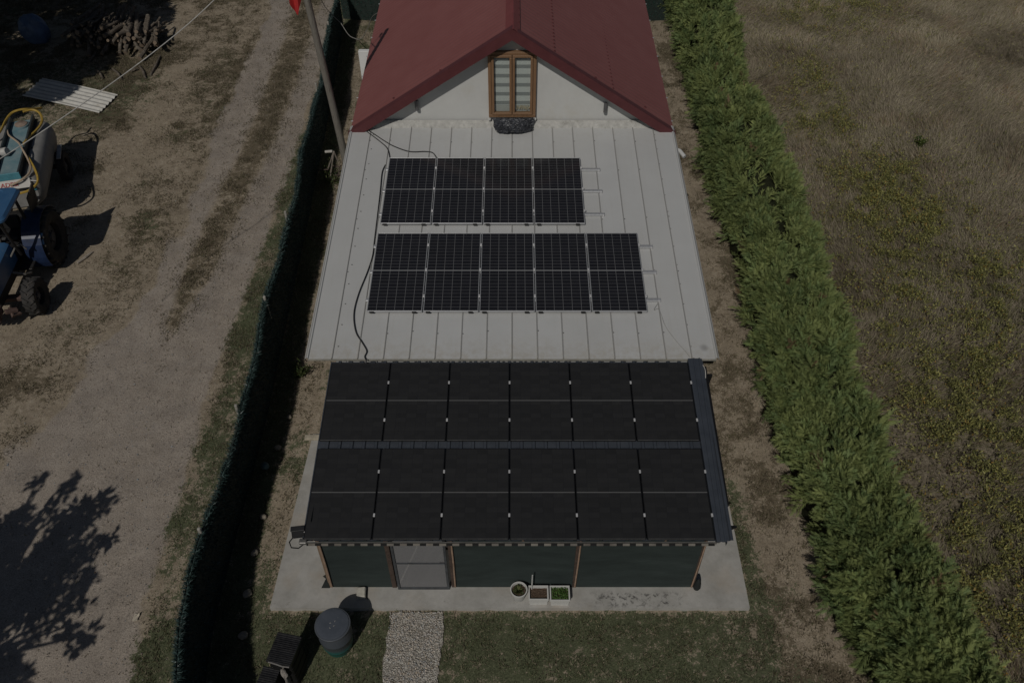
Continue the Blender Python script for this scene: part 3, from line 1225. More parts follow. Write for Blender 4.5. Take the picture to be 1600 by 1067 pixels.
# ribbed sheet
prof = []
x = -3.53
while x < 3.60:
    prof += [(x, 0), (x + .145, 0), (x + .16, .032), (x + .205, .032)]
    x += .22
vs, fs = [], []
for v in (-.09, PEND - .015):
    for px_, u in prof:
        p = pz(v, -.085 + u)
        vs.append((px_, p[1], p[2]))
k = len(prof)
fs = [(i, i + 1, k + i + 1, k + i) for i in range(k - 1)]
b = MB()
b.add(vs, fs)
b.build('roof', M_anth, sh, world=True)
# pale closing strip under the sheet ends: a batten showing between the ribs
m = NM('rib_filler', .85, .15)
ob = m.sep()
fx_ = m.math('FRACT', m.math('DIVIDE', m.math('ADD', ob[0], 3.53 + .11), .22))
nz = m.noise(1.7, 4, .7)
pale = m.ramp(nz, [(.3, (.10, .09, .08)), (.7, (.22, .205, .18))])
m.color(m.mix(m.math('LESS_THAN', fx_, .52), (.018, .018, .018), pale))
b = MB()
p = pz(PEND + .035, -.11)
b.box((-.02, p[1], p[2]), (6.86, .02, .04), rot=(R(-40), 0, 0))
b.build('rib_filler', m.m, sh, world=True)
b = MB()
p = pz(PEND + .03, -.02)
b.box((-.02, p[1], p[2] - .012), (6.98, .012, .02))
b.box((-3.5, p[1] + .03, p[2] - .035), (.13, .10, .07), bevel=.015)
b.build('front_rail', mat('rail_grey', (.20, .195, .185), .45, .5), sh, world=True)
# right hand verge flashing with upstands
b = MB()
prof = [(3.415, -.09), (3.415, .012), (3.44, .02), (3.50, .02), (3.505, .036), (3.53, .036), (3.535, .02), (3.60, .02), (3.605, .036), (3.63, .036), (3.635, .015), (3.665, .01), (3.665, -.13)]
vs = []
for v in (-.10, PEND + .05):
    for px_, u in prof:
        p = pz(v, u)
        dxx = .02 if v < 0 else -.075
        vs.append((px_ + dxx * max(0, (px_ - 3.415) / .25), p[1], p[2]))
k = len(prof)
b.add(vs, [(i, k + i, k + i + 1, i + 1) for i in range(k - 1)])
b.build('verge_flashing', M_anth, sh, world=True)
# beams and rafters
M_timber = NM('timber', .8, .2)
m = M_timber
m.color(m.ramp(m.noise(4, 6, .7, m.mapv((25, 25, 1.2))), [(.3, (.17, .115, .078)), (.7, (.30, .22, .155))]))
M_timber = m.m
M_dtimber = mat('dark_timber', (.080, .058, .047), .8, 0, .2, .3, 12)
WALLY = 7.665
b = MB()
p = pz(PEND - .25, -.18)
b.box((0, WALLY + .05, p[2]), (6.86, .08, .12))
b.build('front_beam', M_timber, sh, world=True)
for x in (-3.40, -2.2, -1.0, 0.2, 1.4, 2.6, 3.38):
    b = MB()
    a, c_ = pz(.1, -.15), pz(PEND - .1, -.15)
    b.prism([(x - .03, a[1], a[2]), (x + .03, a[1], a[2]), (x + .03, c_[1], c_[2]), (x - .03, c_[1], c_[2])], (0, 0, -.1))
    b.build('rafter', M_timber, sh, world=True)
# posts
topz = pz(PEND - .27, -.21)[2]
def post(x, y, w, mt, zt):
    b = MB()
    b.box((x, y, (zt + .1) / 2), (w, w, zt - .1), bevel=.006)
    o = b.build('post', mt, sh, world=True)
    return o
for x, w, mt in ((-3.38, .065, M_timber), (-2.19, .085, M_dtimber), (-1.09, .07, M_dtimber), (1.16, .075, M_dtimber), (3.36, .065, M_dtimber)):
    post(x, WALLY + .03, w, mt, topz)
for x in (-3.38, 3.36):
    post(x, 10.7, .09, M_dtimber, 2.35)
# thin pale strips nailed on the posts that hold the net
for x, dx in ((-3.35, .0), (-1.055, .0), (1.175, .02), (3.345, .02)):
    b = MB()
    b.tube([(x + dx, WALLY - .03, topz - .03), (x + .008, WALLY - .035, 1.0), (x - dx * .4, WALLY - .03, .16)], .014, 5)
    b.build('net_batten', mat('batten_pale', (.36, .25, .18), .7), sh, world=True)
# green shade net panels (woven, sagging a little)
m = NM('shade_net', .75, .25)
ob = m.sep()
weave = m.math('MULTIPLY', m.noise(2.4, 5, .65, m.mapv((.5, 1, 2.2))), 1.0)
c = m.ramp(weave, [(.3, (.028, .037, .036)), (.6, (.040, .053, .051)), (.8, (.058, .074, .072))])
wv = m.math('MULTIPLY', m.step(m.math('FRACT', m.math('MULTIPLY', ob[2], 26)), .35, .65), .25)
c = m.mix(wv, c, (.010, .017, .015))
m.color(c)
M_net = m.m
def net(x0, x1, z0, z1, y, sag, seed, mt=M_net, nm_='net_wall', yaxis=False):
    nu, nv = 26, 16
    vs, fs = [], []
    for j in range(nv + 1):
        for i in range(nu + 1):
            u, v = i / nu, j / nv
            w = math.sin(math.pi * u) * math.sin(math.pi * v)
            d = sag * w + .03 * (float(fbm(np.array([u * 2 + seed]), np.array([v * 2.2]), .5, 47, 3)[0]) - .5) * min(1, w * 4)
            if yaxis:
                vs.append((y + d, x0 + (x1 - x0) * u, z0 + (z1 - z0) * v))
            else:
                vs.append((x0 + (x1 - x0) * u, y + d, z0 + (z1 - z0) * v))
    for j in range(nv):
        for i in range(nu):
            a = j * (nu + 1) + i
            fs.append((a, a + 1, a + nu + 2, a + nu + 1))
    b = MB()
    b.add(vs, fs)
    return b.build(nm_, mt, sh, world=True, smooth=True)
net(-3.36, -2.22, .105, topz, WALLY, .05, 1)
net(-1.05, 1.12, .105, topz, WALLY, .06, 5)
net(1.20, 3.34, .105, topz, WALLY, .05, 9)
net(7.72, 11.2, .105, 2.25, -3.40, .04, 13, yaxis=True)
net(7.72, 11.2, .105, 2.25, 3.40, .04, 17, yaxis=True)
# dark pieces at the feet of the end posts
b = MB()
b.add([(-3.40, WALLY + .02, .47), (-3.56, WALLY - .02, .105), (-3.40, WALLY - .02, .105)], [(0, 1, 2)])
b.add([(-3.41, WALLY + .08, .47), (-3.57, WALLY + .22, .105), (-3.41, WALLY + .1, .105)], [(0, 1, 2)])
b.build('foot_piece', mat('piece_dark', (.02, .024, .024), .8), sh, world=True)
b = MB()
vs = []
b.lathe([(.0, .0), (.06, .01), (.075, .07), (.06, .2), (.03, .3), (0, .34)], 10, Matrix.Translation((3.44, WALLY - .02, .1)))
b.build('foot_piece', mat('piece_dark', (.02, .024, .024), .8), sh, world=True, smooth=True)
# screen door
dr0, dr1 = -2.12, -1.16
b = MB()
t = .045
M_doorfr = mat('door_frame_grey', (.085, .092, .10), .45, .3)
dt = topz - .02
Yd = WALLY - .03
b.box(((dr0 + dr1) / 2, Yd, .13), (dr1 - dr0, .04, .05))
b.box(((dr0 + dr1) / 2, Yd, dt - .03), (dr1 - dr0, .04, .05))
b.box((dr0 + t / 2, Yd, (dt + .1) / 2), (t, .04, dt - .2), bevel=.004)
b.box((dr1 - t / 2, Yd, (dt + .1) / 2), (t, .04, dt - .2), bevel=.004)
b.box(((dr0 + dr1) / 2, Yd, 1.02), (dr1 - dr0 - 2 * t, .03, .028))
door = b.build('door', M_doorfr, sh, world=True)
m = NM('door_mesh', .8, .2)
m.color((.26, .26, .265))
tr = m.n('ShaderNodeBsdfTransparent')
mx = m.n('ShaderNodeMixShader')
mx.inputs[0].default_value = .62
m.L(tr.outputs[0], mx.inputs[1]); m.L(m.b.outputs[0], mx.inputs[2])
m.L(mx.outputs[0], m.t.nodes['Material Output'].inputs[0])
M_mesh = m.m
b = MB()
b.box(((dr0 + dr1) / 2, Yd + .005, (dt + .1) / 2), (dr1 - dr0 - 2 * t, .003, dt - .2))
o = b.build('insect_mesh', M_mesh, door); o.location = (0, -9.2, -.1)
b = MB()
b.prism([(-1.95, Yd + .02, .16), (-1.78, Yd + .02, .16), (-1.40, Yd + .02, dt - .08), (-1.57, Yd + .02, dt - .08)], (0, .012, 0))  # dark strip behind the mesh, standing in for a diagonal shadow
o = b.build('shadow_strip', mat('strip_shadow', (.05, .053, .058), .8), door); o.location = (0, -9.2, -.1)
b = MB()
b.box((dr1 - .09, Yd - .03, 1.05), (.11, .03, .03), bevel=.006)
o = b.build('handle', M_doorfr, door); o.location = (0, -9.2, -.1)
# pale wall strip standing inside behind the door
b = MB()
b.box((-1.55, 9.4, .75), (.9, .05, 1.2))
b.build('inner_counter', mat('inner_pale', (.35, .34, .32), .8), sh, world=True)
# gutter, downpipe and brackets on the right side
b = MB()
a, c_ = pz(-.05, -.2), pz(PEND - .75, -.2)
b.prism([(3.70, a[1], a[2]), (3.80, a[1], a[2] + .02), (3.80, a[1], a[2] - .10), (3.70, a[1], a[2] - .10)], (-.02, c_[1] - a[1], c_[2] - a[2]))
b.build('side_gutter', M_blackframe, sh, world=True)
b = MB()
b.tube([(3.76, c_[1] + .03, c_[2] - .08), (3.74, c_[1] - .02, c_[2] - .22), (3.5, c_[1] - .02, c_[2] - .5)], .03, 8)
p = pz(PEND - .32, -.2)
b.prism([(3.62, p[1], p[2]), (3.86, p[1], p[2] - .02), (3.64, p[1], p[2] - .22)], (0, .04, 0))
b.box((3.88, 11.0, 2.2), (.085, .05, .34), rot=(.2, 0, 0), bevel=.006)
b.build('side_bracket', M_blackframe, sh, world=True)

# flood light at the front left corner, cable looping down
fl = thing('flood_light', 'black flood light with a looped cable on the front left corner of the shelter', 'lamp', tuple(at(466, 832, 2.12)), (0, 0, R(8)))
b = MB()
b.box((0, 0, 0), (.22, .05, .16), rot=(R(-35), 0, 0), bevel=.012)
b.build('lamp_body', M_blackframe, fl)
b = MB()
b.box((-.0, .03, .085), (.23, .10, .012), bevel=.004)
b.build('lamp_hood', mat('hood_black', (.03, .03, .031), .4), fl)
b = MB()
b.box((.0, -.028, -.022), (.18, .006, .11), rot=(R(-35), 0, 0))
b.build('lamp_glass', mat('lamp_lens', (.03, .032, .035), .1), fl)
b = MB()
b.tube([(-.08, -.03, -.05), (-.17, -.07, -.14), (-.16, -.10, -.27), (-.05, -.09, -.33), (.06, -.06, -.26), (.10, 0, -.1)], .011, 6)
b.build('cable', M_blackframe, fl, smooth=True)
b = MB()
b.box((.12, .0, 0), (.05, .04, .05), bevel=.005)
b.build('bracket', M_clamp, fl)
# ------------------------------------------------------------------ pot plants by the net wall
def planter(name, label, x, y, w, d, h, stuff):
    t = thing(name, label, 'planter', (x, y, .1))
    b = MB()
    wl = .022
    tb = .86
    o4 = [(-w / 2, -d / 2), (w / 2, -d / 2), (w / 2, d / 2), (-w / 2, d / 2)]
    def ring(k, z):
        return [(k * a if abs(k) <= 1 else a, k * c, z) for a, c in o4]
    r0 = [(a * tb, c * tb, 0) for a, c in o4]
    r1 = [(a * .95, c * .95, h - .035) for a, c in o4]
    r2 = [(a, c, h - .035) for a, c in o4]
    r3 = [(a, c, h) for a, c in o4]
    sgn = lambda v: 1 if v > 0 else -1
    r4 = [(a - sgn(a) * wl, c - sgn(c) * wl, h) for a, c in o4]
    r5 = [(a * .86, c * .84, h - .10) for a, c in o4]
    vs = r0 + r1 + r2 + r3 + r4 + r5
    fs = [(3, 2, 1, 0)]
    for k in range(5):
        for i in range(4):
            j = (i + 1) % 4
            fs.append((k * 4 + i, k * 4 + j, k * 4 + 4 + j, k * 4 + 4 + i))
    fs.append((20, 21, 22, 23))
    b.add(vs, fs)
    b.build('pot', mat('white_plastic', (.60, .60, .575), .45, 0, .35, .06, 5, .0), t)
    b = MB()
    nu, nv = 14, 12
    vs = []
    for j in range(nv + 1):
        for i in range(nu + 1):
            vs.append(((i / nu - .5) * w * .885, (j / nv - .5) * d * .865, h - .065 + random.uniform(-.008, .012)))
    b.add(vs, [(j * (nu + 1) + i, j * (nu + 1) + i + 1, (j + 1) * (nu + 1) + i + 1, (j + 1) * (nu + 1) + i) for j in range(nv) for i in range(nu)])
    b.build('soil', mat('potting_soil', (.095, .068, .05), .95, 0, .1, .5, 60, .5), t)
    return t


t1 = planter('planter', 'white rectangular planter of bare brown soil with an upright stake', .485, 7.44, .365, .285, .22, 0)
st_ = thing('stake', 'thin white stake standing in the planter of bare soil', 'stake', (.365, 7.545, .22))
b = MB()
b.tube([(0, 0, 0), (.004, .01, .52)], [.013, .011], 8)
b.build('rod', mat('stake_white', (.55, .55, .53), .6), st_)
t2 = planter('planter', 'white rectangular planter filled with small green seedlings', .875, 7.43, .365, .30, .22, 1)


def rosette_leaves(n, rx, ry, lmin, lmax, up, c0, c1):
    P = np.stack([RNG.uniform(-rx, rx, n), RNG.uniform(-ry, ry, n), np.zeros(n)], 1)
    return P, mixc(c0, c1, RNG.random(n))


def leafcards(name, P, L_, Wd, dirs, colr, mat_, parent=None, bend=.25):
    """diamond leaf: 2 triangles folded a little"""
    n = len(P)
    up = np.tile([0, 0, 1.0], (n, 1)) + RNG.normal(0, .35, (n, 3))
    side = np.cross(dirs, up)
    side /= np.linalg.norm(side, axis=1, keepdims=True) + 1e-9
    mid = P + dirs * (L_ * .5)[:, None] + np.cross(side, dirs) * (L_ * bend * .3)[:, None]
    V = np.empty((n, 4, 3))
    V[:, 0] = P
    V[:, 1] = mid + side * (Wd / 2)[:, None]
    V[:, 2] = P + dirs * L_[:, None]
    V[:, 3] = mid - side * (Wd / 2)[:, None]
    F = np.arange(n * 4).reshape(-1, 4)
    return npmesh(name, V.reshape(-1, 3), F, mat_, parent, np.repeat(colr, 4, 0))


n = 620
P = np.stack([RNG.uniform(-.15, .15, n), RNG.uniform(-.115, .12, n), RNG.uniform(.165, .205, n)], 1)
leafcards('seedlings', P, RNG.uniform(.018, .036, n), RNG.uniform(.012, .02, n), grassdir(n, 1.6), mixc((.045, .11, .025), (.15, .26, .07), RNG.random(n)), M_leaf, t2)
t3 = thing('flower_pot', 'round white flower pot with a spiky succulent, left of the planters', 'flower pot', (.125, 7.46, .1))
b = MB()
b.lathe([(0, 0), (.095, 0), (.105, .01), (.148, .27), (.156, .275), (.158, .30), (.140, .30), (.132, .24), (0, .235)], 32)
b.build('pot', mat('white_plastic', (.60, .60, .575), .45), t3, smooth=True)
b = MB()
b.lathe([(.0, .252), (.07, .25), (.131, .245)], 20)
b.build('soil', mat('potting_soil', (.095, .068, .05), .95), t3)
n = 110
a = RNG.uniform(0, 6.28, n)
e = RNG.uniform(.15, 1.2, n)
D = np.stack([np.cos(a) * np.cos(e), np.sin(a) * np.cos(e), np.sin(e)], 1)
P = np.stack([np.cos(a) * .012 - .01, np.sin(a) * .012 - .01, np.full(n, .255)], 1)
leafcards('succulent', P, RNG.uniform(.07, .125, n), RNG.uniform(.02, .028, n), D, mixc((.05, .075, .03), (.19, .20, .09), RNG.random(n)), M_leaf, t3)
n = 60
a = RNG.uniform(0, 6.28, n); rr_ = RNG.uniform(.05, .115, n)
P = np.stack([np.cos(a) * rr_ + .02, np.sin(a) * rr_ + .02, np.full(n, .25)], 1)
leafcards('ground_leaves', P, RNG.uniform(.03, .06, n), RNG.uniform(.014, .022, n), grassdir(n, 1.2), mixc((.03, .05, .02), (.08, .10, .04), RNG.random(n)), M_leaf, t3)

# pale block and strap by the wall, behind the barrel's shadow
t_ = thing('stone_block', 'small pale block at the foot of the net wall behind the barrel', 'block', (-2.79, 7.52, .1))
b = MB()
b.box((0, 0, .055), (.16, .2, .11), rot=(0, 0, .08), bevel=.015)
b.build('block', mat('pale_block', (.50, .48, .42), .9, 0, .1, .2, 10, .3), t_)
b = MB()
b.tube([(.095, .12, .005), (.10, .0, .02), (.115, -.1, .005)], .008, 5)
b.build('strap', M_blackframe, t_)

# plank at the back left corner of the slab
b = MB()
c0, c1 = at(478, 683, .14), at(497, 681, .14)
b.box((c0.x + .32, c0.y, .135), (.68, .12, .06), rot=(0, 0, .02), bevel=.006)
tag(b.build('plank', mat('grey_plank', (.42, .38, .30), .85, 0, .1, .25, 8)), 'weathered plank lying across the back left corner of the concrete slab', 'plank')

# ------------------------------------------------------------------ barrel
bx, by = -3.085, 6.60
t_ = thing('barrel', 'blue-grey plastic barrel with a lid and a teal foot, on the grass', 'barrel', (bx, by, -.01), (0, 0, .3))
m = NM('barrel_skin', .42, .4)
ob = m.sep()
zz = m.math('ADD', ob[2], m.math('MULTIPLY', m.math('SUBTRACT', m.noise(2.5, 5), .5), .12))
c = m.ramp(zz, [(.10, (.012, .105, .085)), (.20, (.016, .10, .09)), (.34, (.060, .070, .082)), (.8, (.075, .085, .10))])
c = m.mix(m.math('MULTIPLY', m.step(m.noise(6, 6, .75, m.mapv((1, 1, .3))), .5, .75), .35), c, (.13, .13, .13))
m.color(c)
M_barrel = m.m
b = MB()
b.lathe([(0, 0), (.215, 0), (.235, .015), (.262, .18), (.27, .19), (.27, .21), (.268, .22), (.285, .44), (.292, .45), (.292, .475), (.287, .485), (.285, .75), (.278, .78), (0, .78)], 48)
b.build('body', M_barrel, t_, smooth=True)
b = MB()
b.lathe([(.276, .755), (.303, .755), (.308, .765), (.308, .795), (.30, .803), (.282, .803), (.276, .795)], 48, None, True)
b.build('lid_ring', mat('barrel_ring', (.085, .095, .11), .35, 0, .5, .1), t_, smooth=True)
m = NM('barrel_lid', .5, .35)
c = m.ramp(m.noise(5, 5, .65), [(.3, (.062, .074, .092)), (.7, (.088, .10, .122))])
c = m.mix(m.step(m.noise(17, 4, .6), .68, .72), c, (.21, .21, .2))
m.color(c)
b = MB()
b.lathe([(.283, .782), (.279, .815), (.24, .822), (.10, .818), (0, .816)], 48)
b.build('lid', m.m, t_, smooth=True)
b = MB()
for px_, py_ in ((-.03, .02), (.05, .03), (-.05, -.07), (.02, -.05)):
    b = MB()
    b.box((px_, py_, .822), (.03, .012, .006), rot=(0, 0, random.random() * 3))
    b.build('lid_scuff', mat('scuff', (.26, .26, .25), .9), t_)

# ------------------------------------------------------------------ black ribbed boxes, bottom left
M_rblack = NM('ribbed_black', .35, .5)
m = M_rblack
m.color(m.ramp(m.noise(14, 5, .7), [(.35, (.010, .010, .011)), (.75, (.035, .035, .037))]))
M_rblack = m.m


def ribbed(w, d, nrib, amp, th):
    b = MB()
    n = nrib * 4
    vs = []
    for j in range(n + 1):
        y = -d / 2 + d * j / n
        z = amp * (1 if (j % 4) in (1, 2) else 0) + random.uniform(-.002, .002)
        vs += [(-w / 2, y, z), (w / 2, y, z)]
    fs = [(2 * j, 2 * j + 1, 2 * j + 3, 2 * j + 2) for j in range(n)]
    b.add(vs, fs)
    b.box((0, 0, -th / 2 - .004), (w, d, th))
    return b


LZ = .88
cc = [at(431.4, 986.8, LZ), at(466.8, 994, LZ), at(455.5, 1039, LZ), at(421.4, 1033.6, LZ)]
cen = sum(cc, Vector()) / 4
ang = math.atan2(cc[1].y - cc[0].y, cc[1].x - cc[0].x)
t_ = thing('compost_bin', 'tall black box with a ribbed lid beside the barrel', 'bin', (cen.x, cen.y, 0), (0, 0, ang))
w_, d_ = (cc[1] - cc[0]).length, (cc[1] - cc[2]).length
o = ribbed(w_ + .02, d_ + .02, 15, .014, .03).build('lid', M_rblack, t_)
o.location = (0, 0, LZ)
b = MB()
b.box((0, 0, (LZ - .04) / 2), (w_ - .03, d_ - .04, LZ - .045), bevel=.02)
for z in (.2, .42, .64):
    b.box((0, 0, z), (w_ - .015, d_ - .02, .025))
b.build('body', mat('matt_black', (.010, .010, .010), .6), t_)
b = MB()
b.tube([(-w_ / 2 + .03, -d_ / 2 - .01, LZ - .012), (-.02, -d_ / 2 - .025, LZ - .004), (.08, -d_ / 2 - .03, LZ - .03), (w_ / 2 - .01, -d_ / 2 - .02, LZ - .028)], .012, 6)
b.build('front_lip', mat('lip_grey', (.22, .21, .20), .5), t_)
rag = thing('rag', 'crumpled pale rag hanging at the front of the tall black box', 'rag', tuple(Vector((cen.x, cen.y, 0)) + Euler((0, 0, ang)).to_matrix() @ Vector((.09, -d_ / 2 - .05, LZ - .22))), (0, 0, ang))
vs = []
nu, nv = 9, 14
for j in range(nv):
    for i in range(nu):
        u, v = i / (nu - 1) - .5, j / (nv - 1)
        wd = .13 * (1 - .75 * sst(.25, .5, np.array(v)).item()) * (.5 + min(1, v * 4) * .5)
        vs.append((u * wd + random.uniform(-.006, .006), -.03 * math.sin(v * 3) + .025 * math.cos(u * 9) + random.uniform(-.008, .008), .16 - v * .62))
b = MB()
b.add(vs, [(j * nu + i, j * nu + i + 1, (j + 1) * nu + i + 1, (j + 1) * nu + i) for j in range(nv - 1) for i in range(nu - 1)])
b.build('cloth', mat('rag_pale', (.40, .37, .34), .9, 0, .1, .35, 22), rag, smooth=True)
t_ = thing('crate', 'low black ribbed crate left of the tall black box', 'crate', (cen.x - .30, cen.y - .42, 0), (0, 0, ang))
o = ribbed(.30, .55, 15, .012, .02).build('lid', M_rblack, t_)
o.location = (0, 0, .50)
b = MB()
b.box((0, 0, .235), (.28, .53, .47), bevel=.015)
b.build('body', mat('matt_black', (.010, .010, .010), .6), t_)

# ------------------------------------------------------------------ stones along the fence foot
M_stone = mat('pale_stone', (.34, .30, .24), .9, 0, .1, .25, 12, .5)
stones = [(380, 992, .085, 'roundish pale stone in the grass beside the tall black box'),
          (386, 927, .09, 'pale flat stone at the fence shadow edge left of the slab corner'),
          (398, 863, .075, 'small tan stone halfway along the slab by the fence shadow'),
          (411, 807, .07, 'little pale stone left of the shelter flood light'),
          (434, 699, .075, 'pale stone at the fence shadow near the plank'),
          (452, 651, .06, 'tiny pale stone in the grass left of the back shelter corner')]
for px_, py_, r, lab in stones:
    p = at(px_, py_, .03)
    b = MB()
    import bmesh
    bm = bmesh.new()
    bmesh.ops.create_icosphere(bm, subdivisions=3, radius=1)
    k0 = random.random() * 50
    vs = []
    for v in bm.verts:
        q = v.co
        d = .8 + .5 * float(fbm(np.array([q.x * 1.2 + k0]), np.array([q.y * 1.2 + q.z]), .8, 3, 3)[0])
        vs.append((q.x * d * r * .85, q.y * d * r * 1.0, q.z * d * r * .6))
    fs = [[v.index for v in f.verts] for f in bm.faces]
    bm.free()
    b.add(vs, fs)
    o = b.build('stone', M_stone, smooth=True)
    o.location = p
    o.rotation_euler = (0, 0, random.random() * 3)
    tag(o, lab, 'stone', 'stones along the fence')
p = at(412, 727, .06)
b = MB()
b.lathe([(0, 0), (.075, 0), (.085, .06), (.08, .15), (.05, .2), (0, .21)], 14)
o = b.build('plastic_tub', mat('faded_teal', (.10, .16, .17), .6), smooth=True)
o.location = p
o.rotation_euler = (.9, .3, .5)
tag(o, 'small faded teal tub lying in the fence shadow', 'tub')

# ------------------------------------------------------------------ fences
def bristle_fence(name, label, path, h, nper, col0, col1, group=None):
    """fence of artificial grass: a backing sheet and short plastic bristles over it"""
    c = path[len(path) // 2]
    t = thing(name, label, 'fence', (c[0], c[1], 0), group=group)
    P0 = np.array(path, float) - np.array([c[0], c[1]])
    seg = np.linalg.norm(np.diff(P0, axis=0), axis=1)
    cum = np.concatenate([[0], np.cumsum(seg)])
    Ltot = cum[-1]
    def at_s(s):
        return np.stack([np.interp(s, cum, P0[:, 0]), np.interp(s, cum, P0[:, 1])], -1)
    ns = int(Ltot / .25) + 2
    ss_ = np.linspace(0, Ltot, ns)
    q = at_s(ss_)
    tg = np.gradient(q, axis=0)
    tg /= np.linalg.norm(tg, axis=1, keepdims=True)
    nrm = np.stack([tg[:, 1], -tg[:, 0]], 1)
    nh = 8
    Vv, Ff = [], []
    bow = lambda s, z: .012 * np.sin(s * 2.1) * z + .03 * np.sin(s * .9 + 1) * z + .04 * (fbm(s, s * 0 + z, 1.4, 63, 2) - .5)
    for sd in (-1, 1):
        for j in range(nh + 1):
            z = -.03 + (h + .03) * j / nh
            off_ = sd * .012 + bow(ss_, np.full(ns, z))
            Vv.append(np.concatenate([q + nrm * off_[:, None], np.full((ns, 1), z) + (.015 * np.sin(ss_ * 1.9) * (j / nh))[:, None]], 1))
    V = np.concatenate(Vv)
    I = np.arange(len(V)).reshape(2, nh + 1, ns)
    for sd in range(2):
        A = I[sd]
        Ff.append(np.stack([A[:-1, :-1], A[:-1, 1:], A[1:, 1:], A[1:, :-1]], -1).reshape(-1, 4))
    Ff.append(np.stack([I[0, -1, :-1], I[0, -1, 1:], I[1, -1, 1:], I[1, -1, :-1]], -1).reshape(-1, 4))
    npmesh('backing', V, np.concatenate(Ff), mat('fence_backing', (.026, .036, .032), .8), t)
    n = int(nper * Ltot)
    s = RNG.uniform(0, Ltot, n)
    top = (RNG.random(n) < .45) & (RNG.random(n) < .25 + sst(.35, .65, fbm(s, s * 0, .5, 66, 3)))
    z = np.where(top, h + .015 * np.sin(s * 1.9) - np.abs(RNG.normal(0, .13, n)) + .03, RNG.uniform(.05, h, n))
    p = at_s(s)
    ii = np.clip(np.searchsorted(ss_, s), 0, ns - 1)
    nn = nrm[ii]
    sd = RNG.choice([-1, 1], n)
    p = p + nn * (bow(s, z) + sd * .012)[:, None]
    B = np.concatenate([p, z[:, None]], 1)
    d = np.concatenate([nn * sd[:, None], np.where(top, .8, .25)[:, None]], 1) + RNG.normal(0, .55, (n, 3))
    d /= np.linalg.norm(d, axis=1, keepdims=True)
    blades('bristles', B, np.where(top, RNG.uniform(.04, .12, n), RNG.uniform(.03, .07, n)), RNG.uniform(.010, .022, n), d, mixc(col0, col1, RNG.random(n) ** 1.6), M_bristle, t)['kind'] = 'stuff'
    return t


M_post = mat('concrete_post', (.34, .325, .29), .9, 0, .1, .2, 9, .3)
fy_ = np.arange(3.0, 32.6, .8)
fpath = [(float(ip(FENCE, y)), float(y)) for y in fy_]
fen = bristle_fence('grass_fence', 'long dark green artificial grass fence between the track and the house', fpath, 1.52, 3400, (.018, .034, .031), (.10, .16, .155))
M_ivy = M_leaf
for px_, py_, tilt in ((302, 826, 0), (372, 633, 0), (414, 462, 0), (442, 330, 0), (497, 130, 0), (534, 34, 0)):
    lo, hi = 6, 34
    # find the place on the fence line whose post top (1.75 m) shows there
    best = min(np.arange(3, 33, .05), key=lambda y: (lambda d_, dn_: (533.5 + FPX * dn_ / d_ - py_) ** 2)((y + CAM_H - 1.66) * .7071, (-y + CAM_H - 1.66) * .7071))
    fxp = float(ip(FENCE, best)) - .06
    b = MB()
    b.box((fxp, best, .83), (.06, .06, 1.66), bevel=.012)
    b.build('post', M_post, fen, world=True)
bristle_fence('grass_fence', 'green artificial grass fence across the back, left of the house', [(-6.75, 32.5), (-5.5, 32.3), (-4.3, 32.2), (-3.9, 32.2)], 1.5, 4200, (.02, .06, .05), (.05, .14, .11), 'back fences')
bristle_fence('grass_fence', 'green artificial grass fence across the back, right of the house', [(4.2, 32.2), (5.2, 32.3), (6.4, 32.4)], 1.5, 4200, (.02, .06, .05), (.05, .14, .11), 'back fences')

# ------------------------------------------------------------------ conifer hedge
H0 = thing('conifer_hedge', 'dense feathery green conifer hedge along the right side of the plot', 'hedge', (6.4, 18, 0))
def hedge_profile(y):
    h = 1.75 + .35 * (vnoise(y * 0 + 3.0, y, 1.3, 5) - .4) + .25 * (vnoise(y * 0, y, 4.0, 6) - .5)
    xl = ip(HEDGE_L, y) - .10 + .22 * (vnoise(y * 0 + 9, y, 1.1, 8) - .5) + .14 * (vnoise(y * 0 + 2, y, .4, 28) - .5)
    k = (CAM_H - h) / CAM_H
    xr = ip(HEDGE_R, y / k) * k + .34 * (vnoise(y * 0 + 5, y, .9, 9) - .5)
    return xl, xr, h
FR = 8
def frond_template():
    tri, shade = [], []
    for i in range(FR):
        t = .08 + .86 * i / FR
        L_ = .46 * (1 - t) ** .7 + .10
        for sd in (-1, 1):
            a = R(38 + random.uniform(-9, 9))
            bx_, by_ = 0, t + random.uniform(-.02, .02)
            tipx, tipy = sd * L_ * math.sin(a), by_ + L_ * math.cos(a)
            wv = .062
            tri.append([(bx_, by_ - wv, 0), (bx_ + sd * .004, by_ + wv, 0), (tipx, tipy, random.uniform(-.09, .05))])
            shade.append((.85, .95, 1.15))
    tri.append([(-.02, 0, 0), (.02, 0, 0), (0, 1.06, .03)])
    shade.append((.8, .9, 1.2))
    return np.array(tri), np.array(shade)
T_f, S_f = frond_template()


def fronds(name, P, D, Nn, L_, Wd, colr, mat_, parent):
    n = len(P)
    side = np.cross(D, Nn)
    side /= np.linalg.norm(side, axis=1, keepdims=True) + 1e-9
    up = np.cross(side, D)
    k = len(T_f)
    X = T_f[None, :, :, 0, None] * (side * Wd[:, None])[:, None, None, :]
    Y = T_f[None, :, :, 1, None] * (D * L_[:, None])[:, None, None, :]
    Z = T_f[None, :, :, 2, None] * (up * L_[:, None])[:, None, None, :]
    # droop of the tip
    dr = -(T_f[None, :, :, 1] ** 2) * (L_ * RNG.uniform(.0, .35, n))[:, None, None]
    V = P[:, None, None, :] + X + Y + Z
    V[..., 2] += dr
    Cc = np.clip(colr[:, None, None, :] * S_f[None, :, :, None], 0, 1)
    V = V.reshape(-1, 3).astype(np.float32)
    return npmesh(name, V, np.arange(len(V)).reshape(-1, 3), mat_, parent, Cc.reshape(-1, 3))


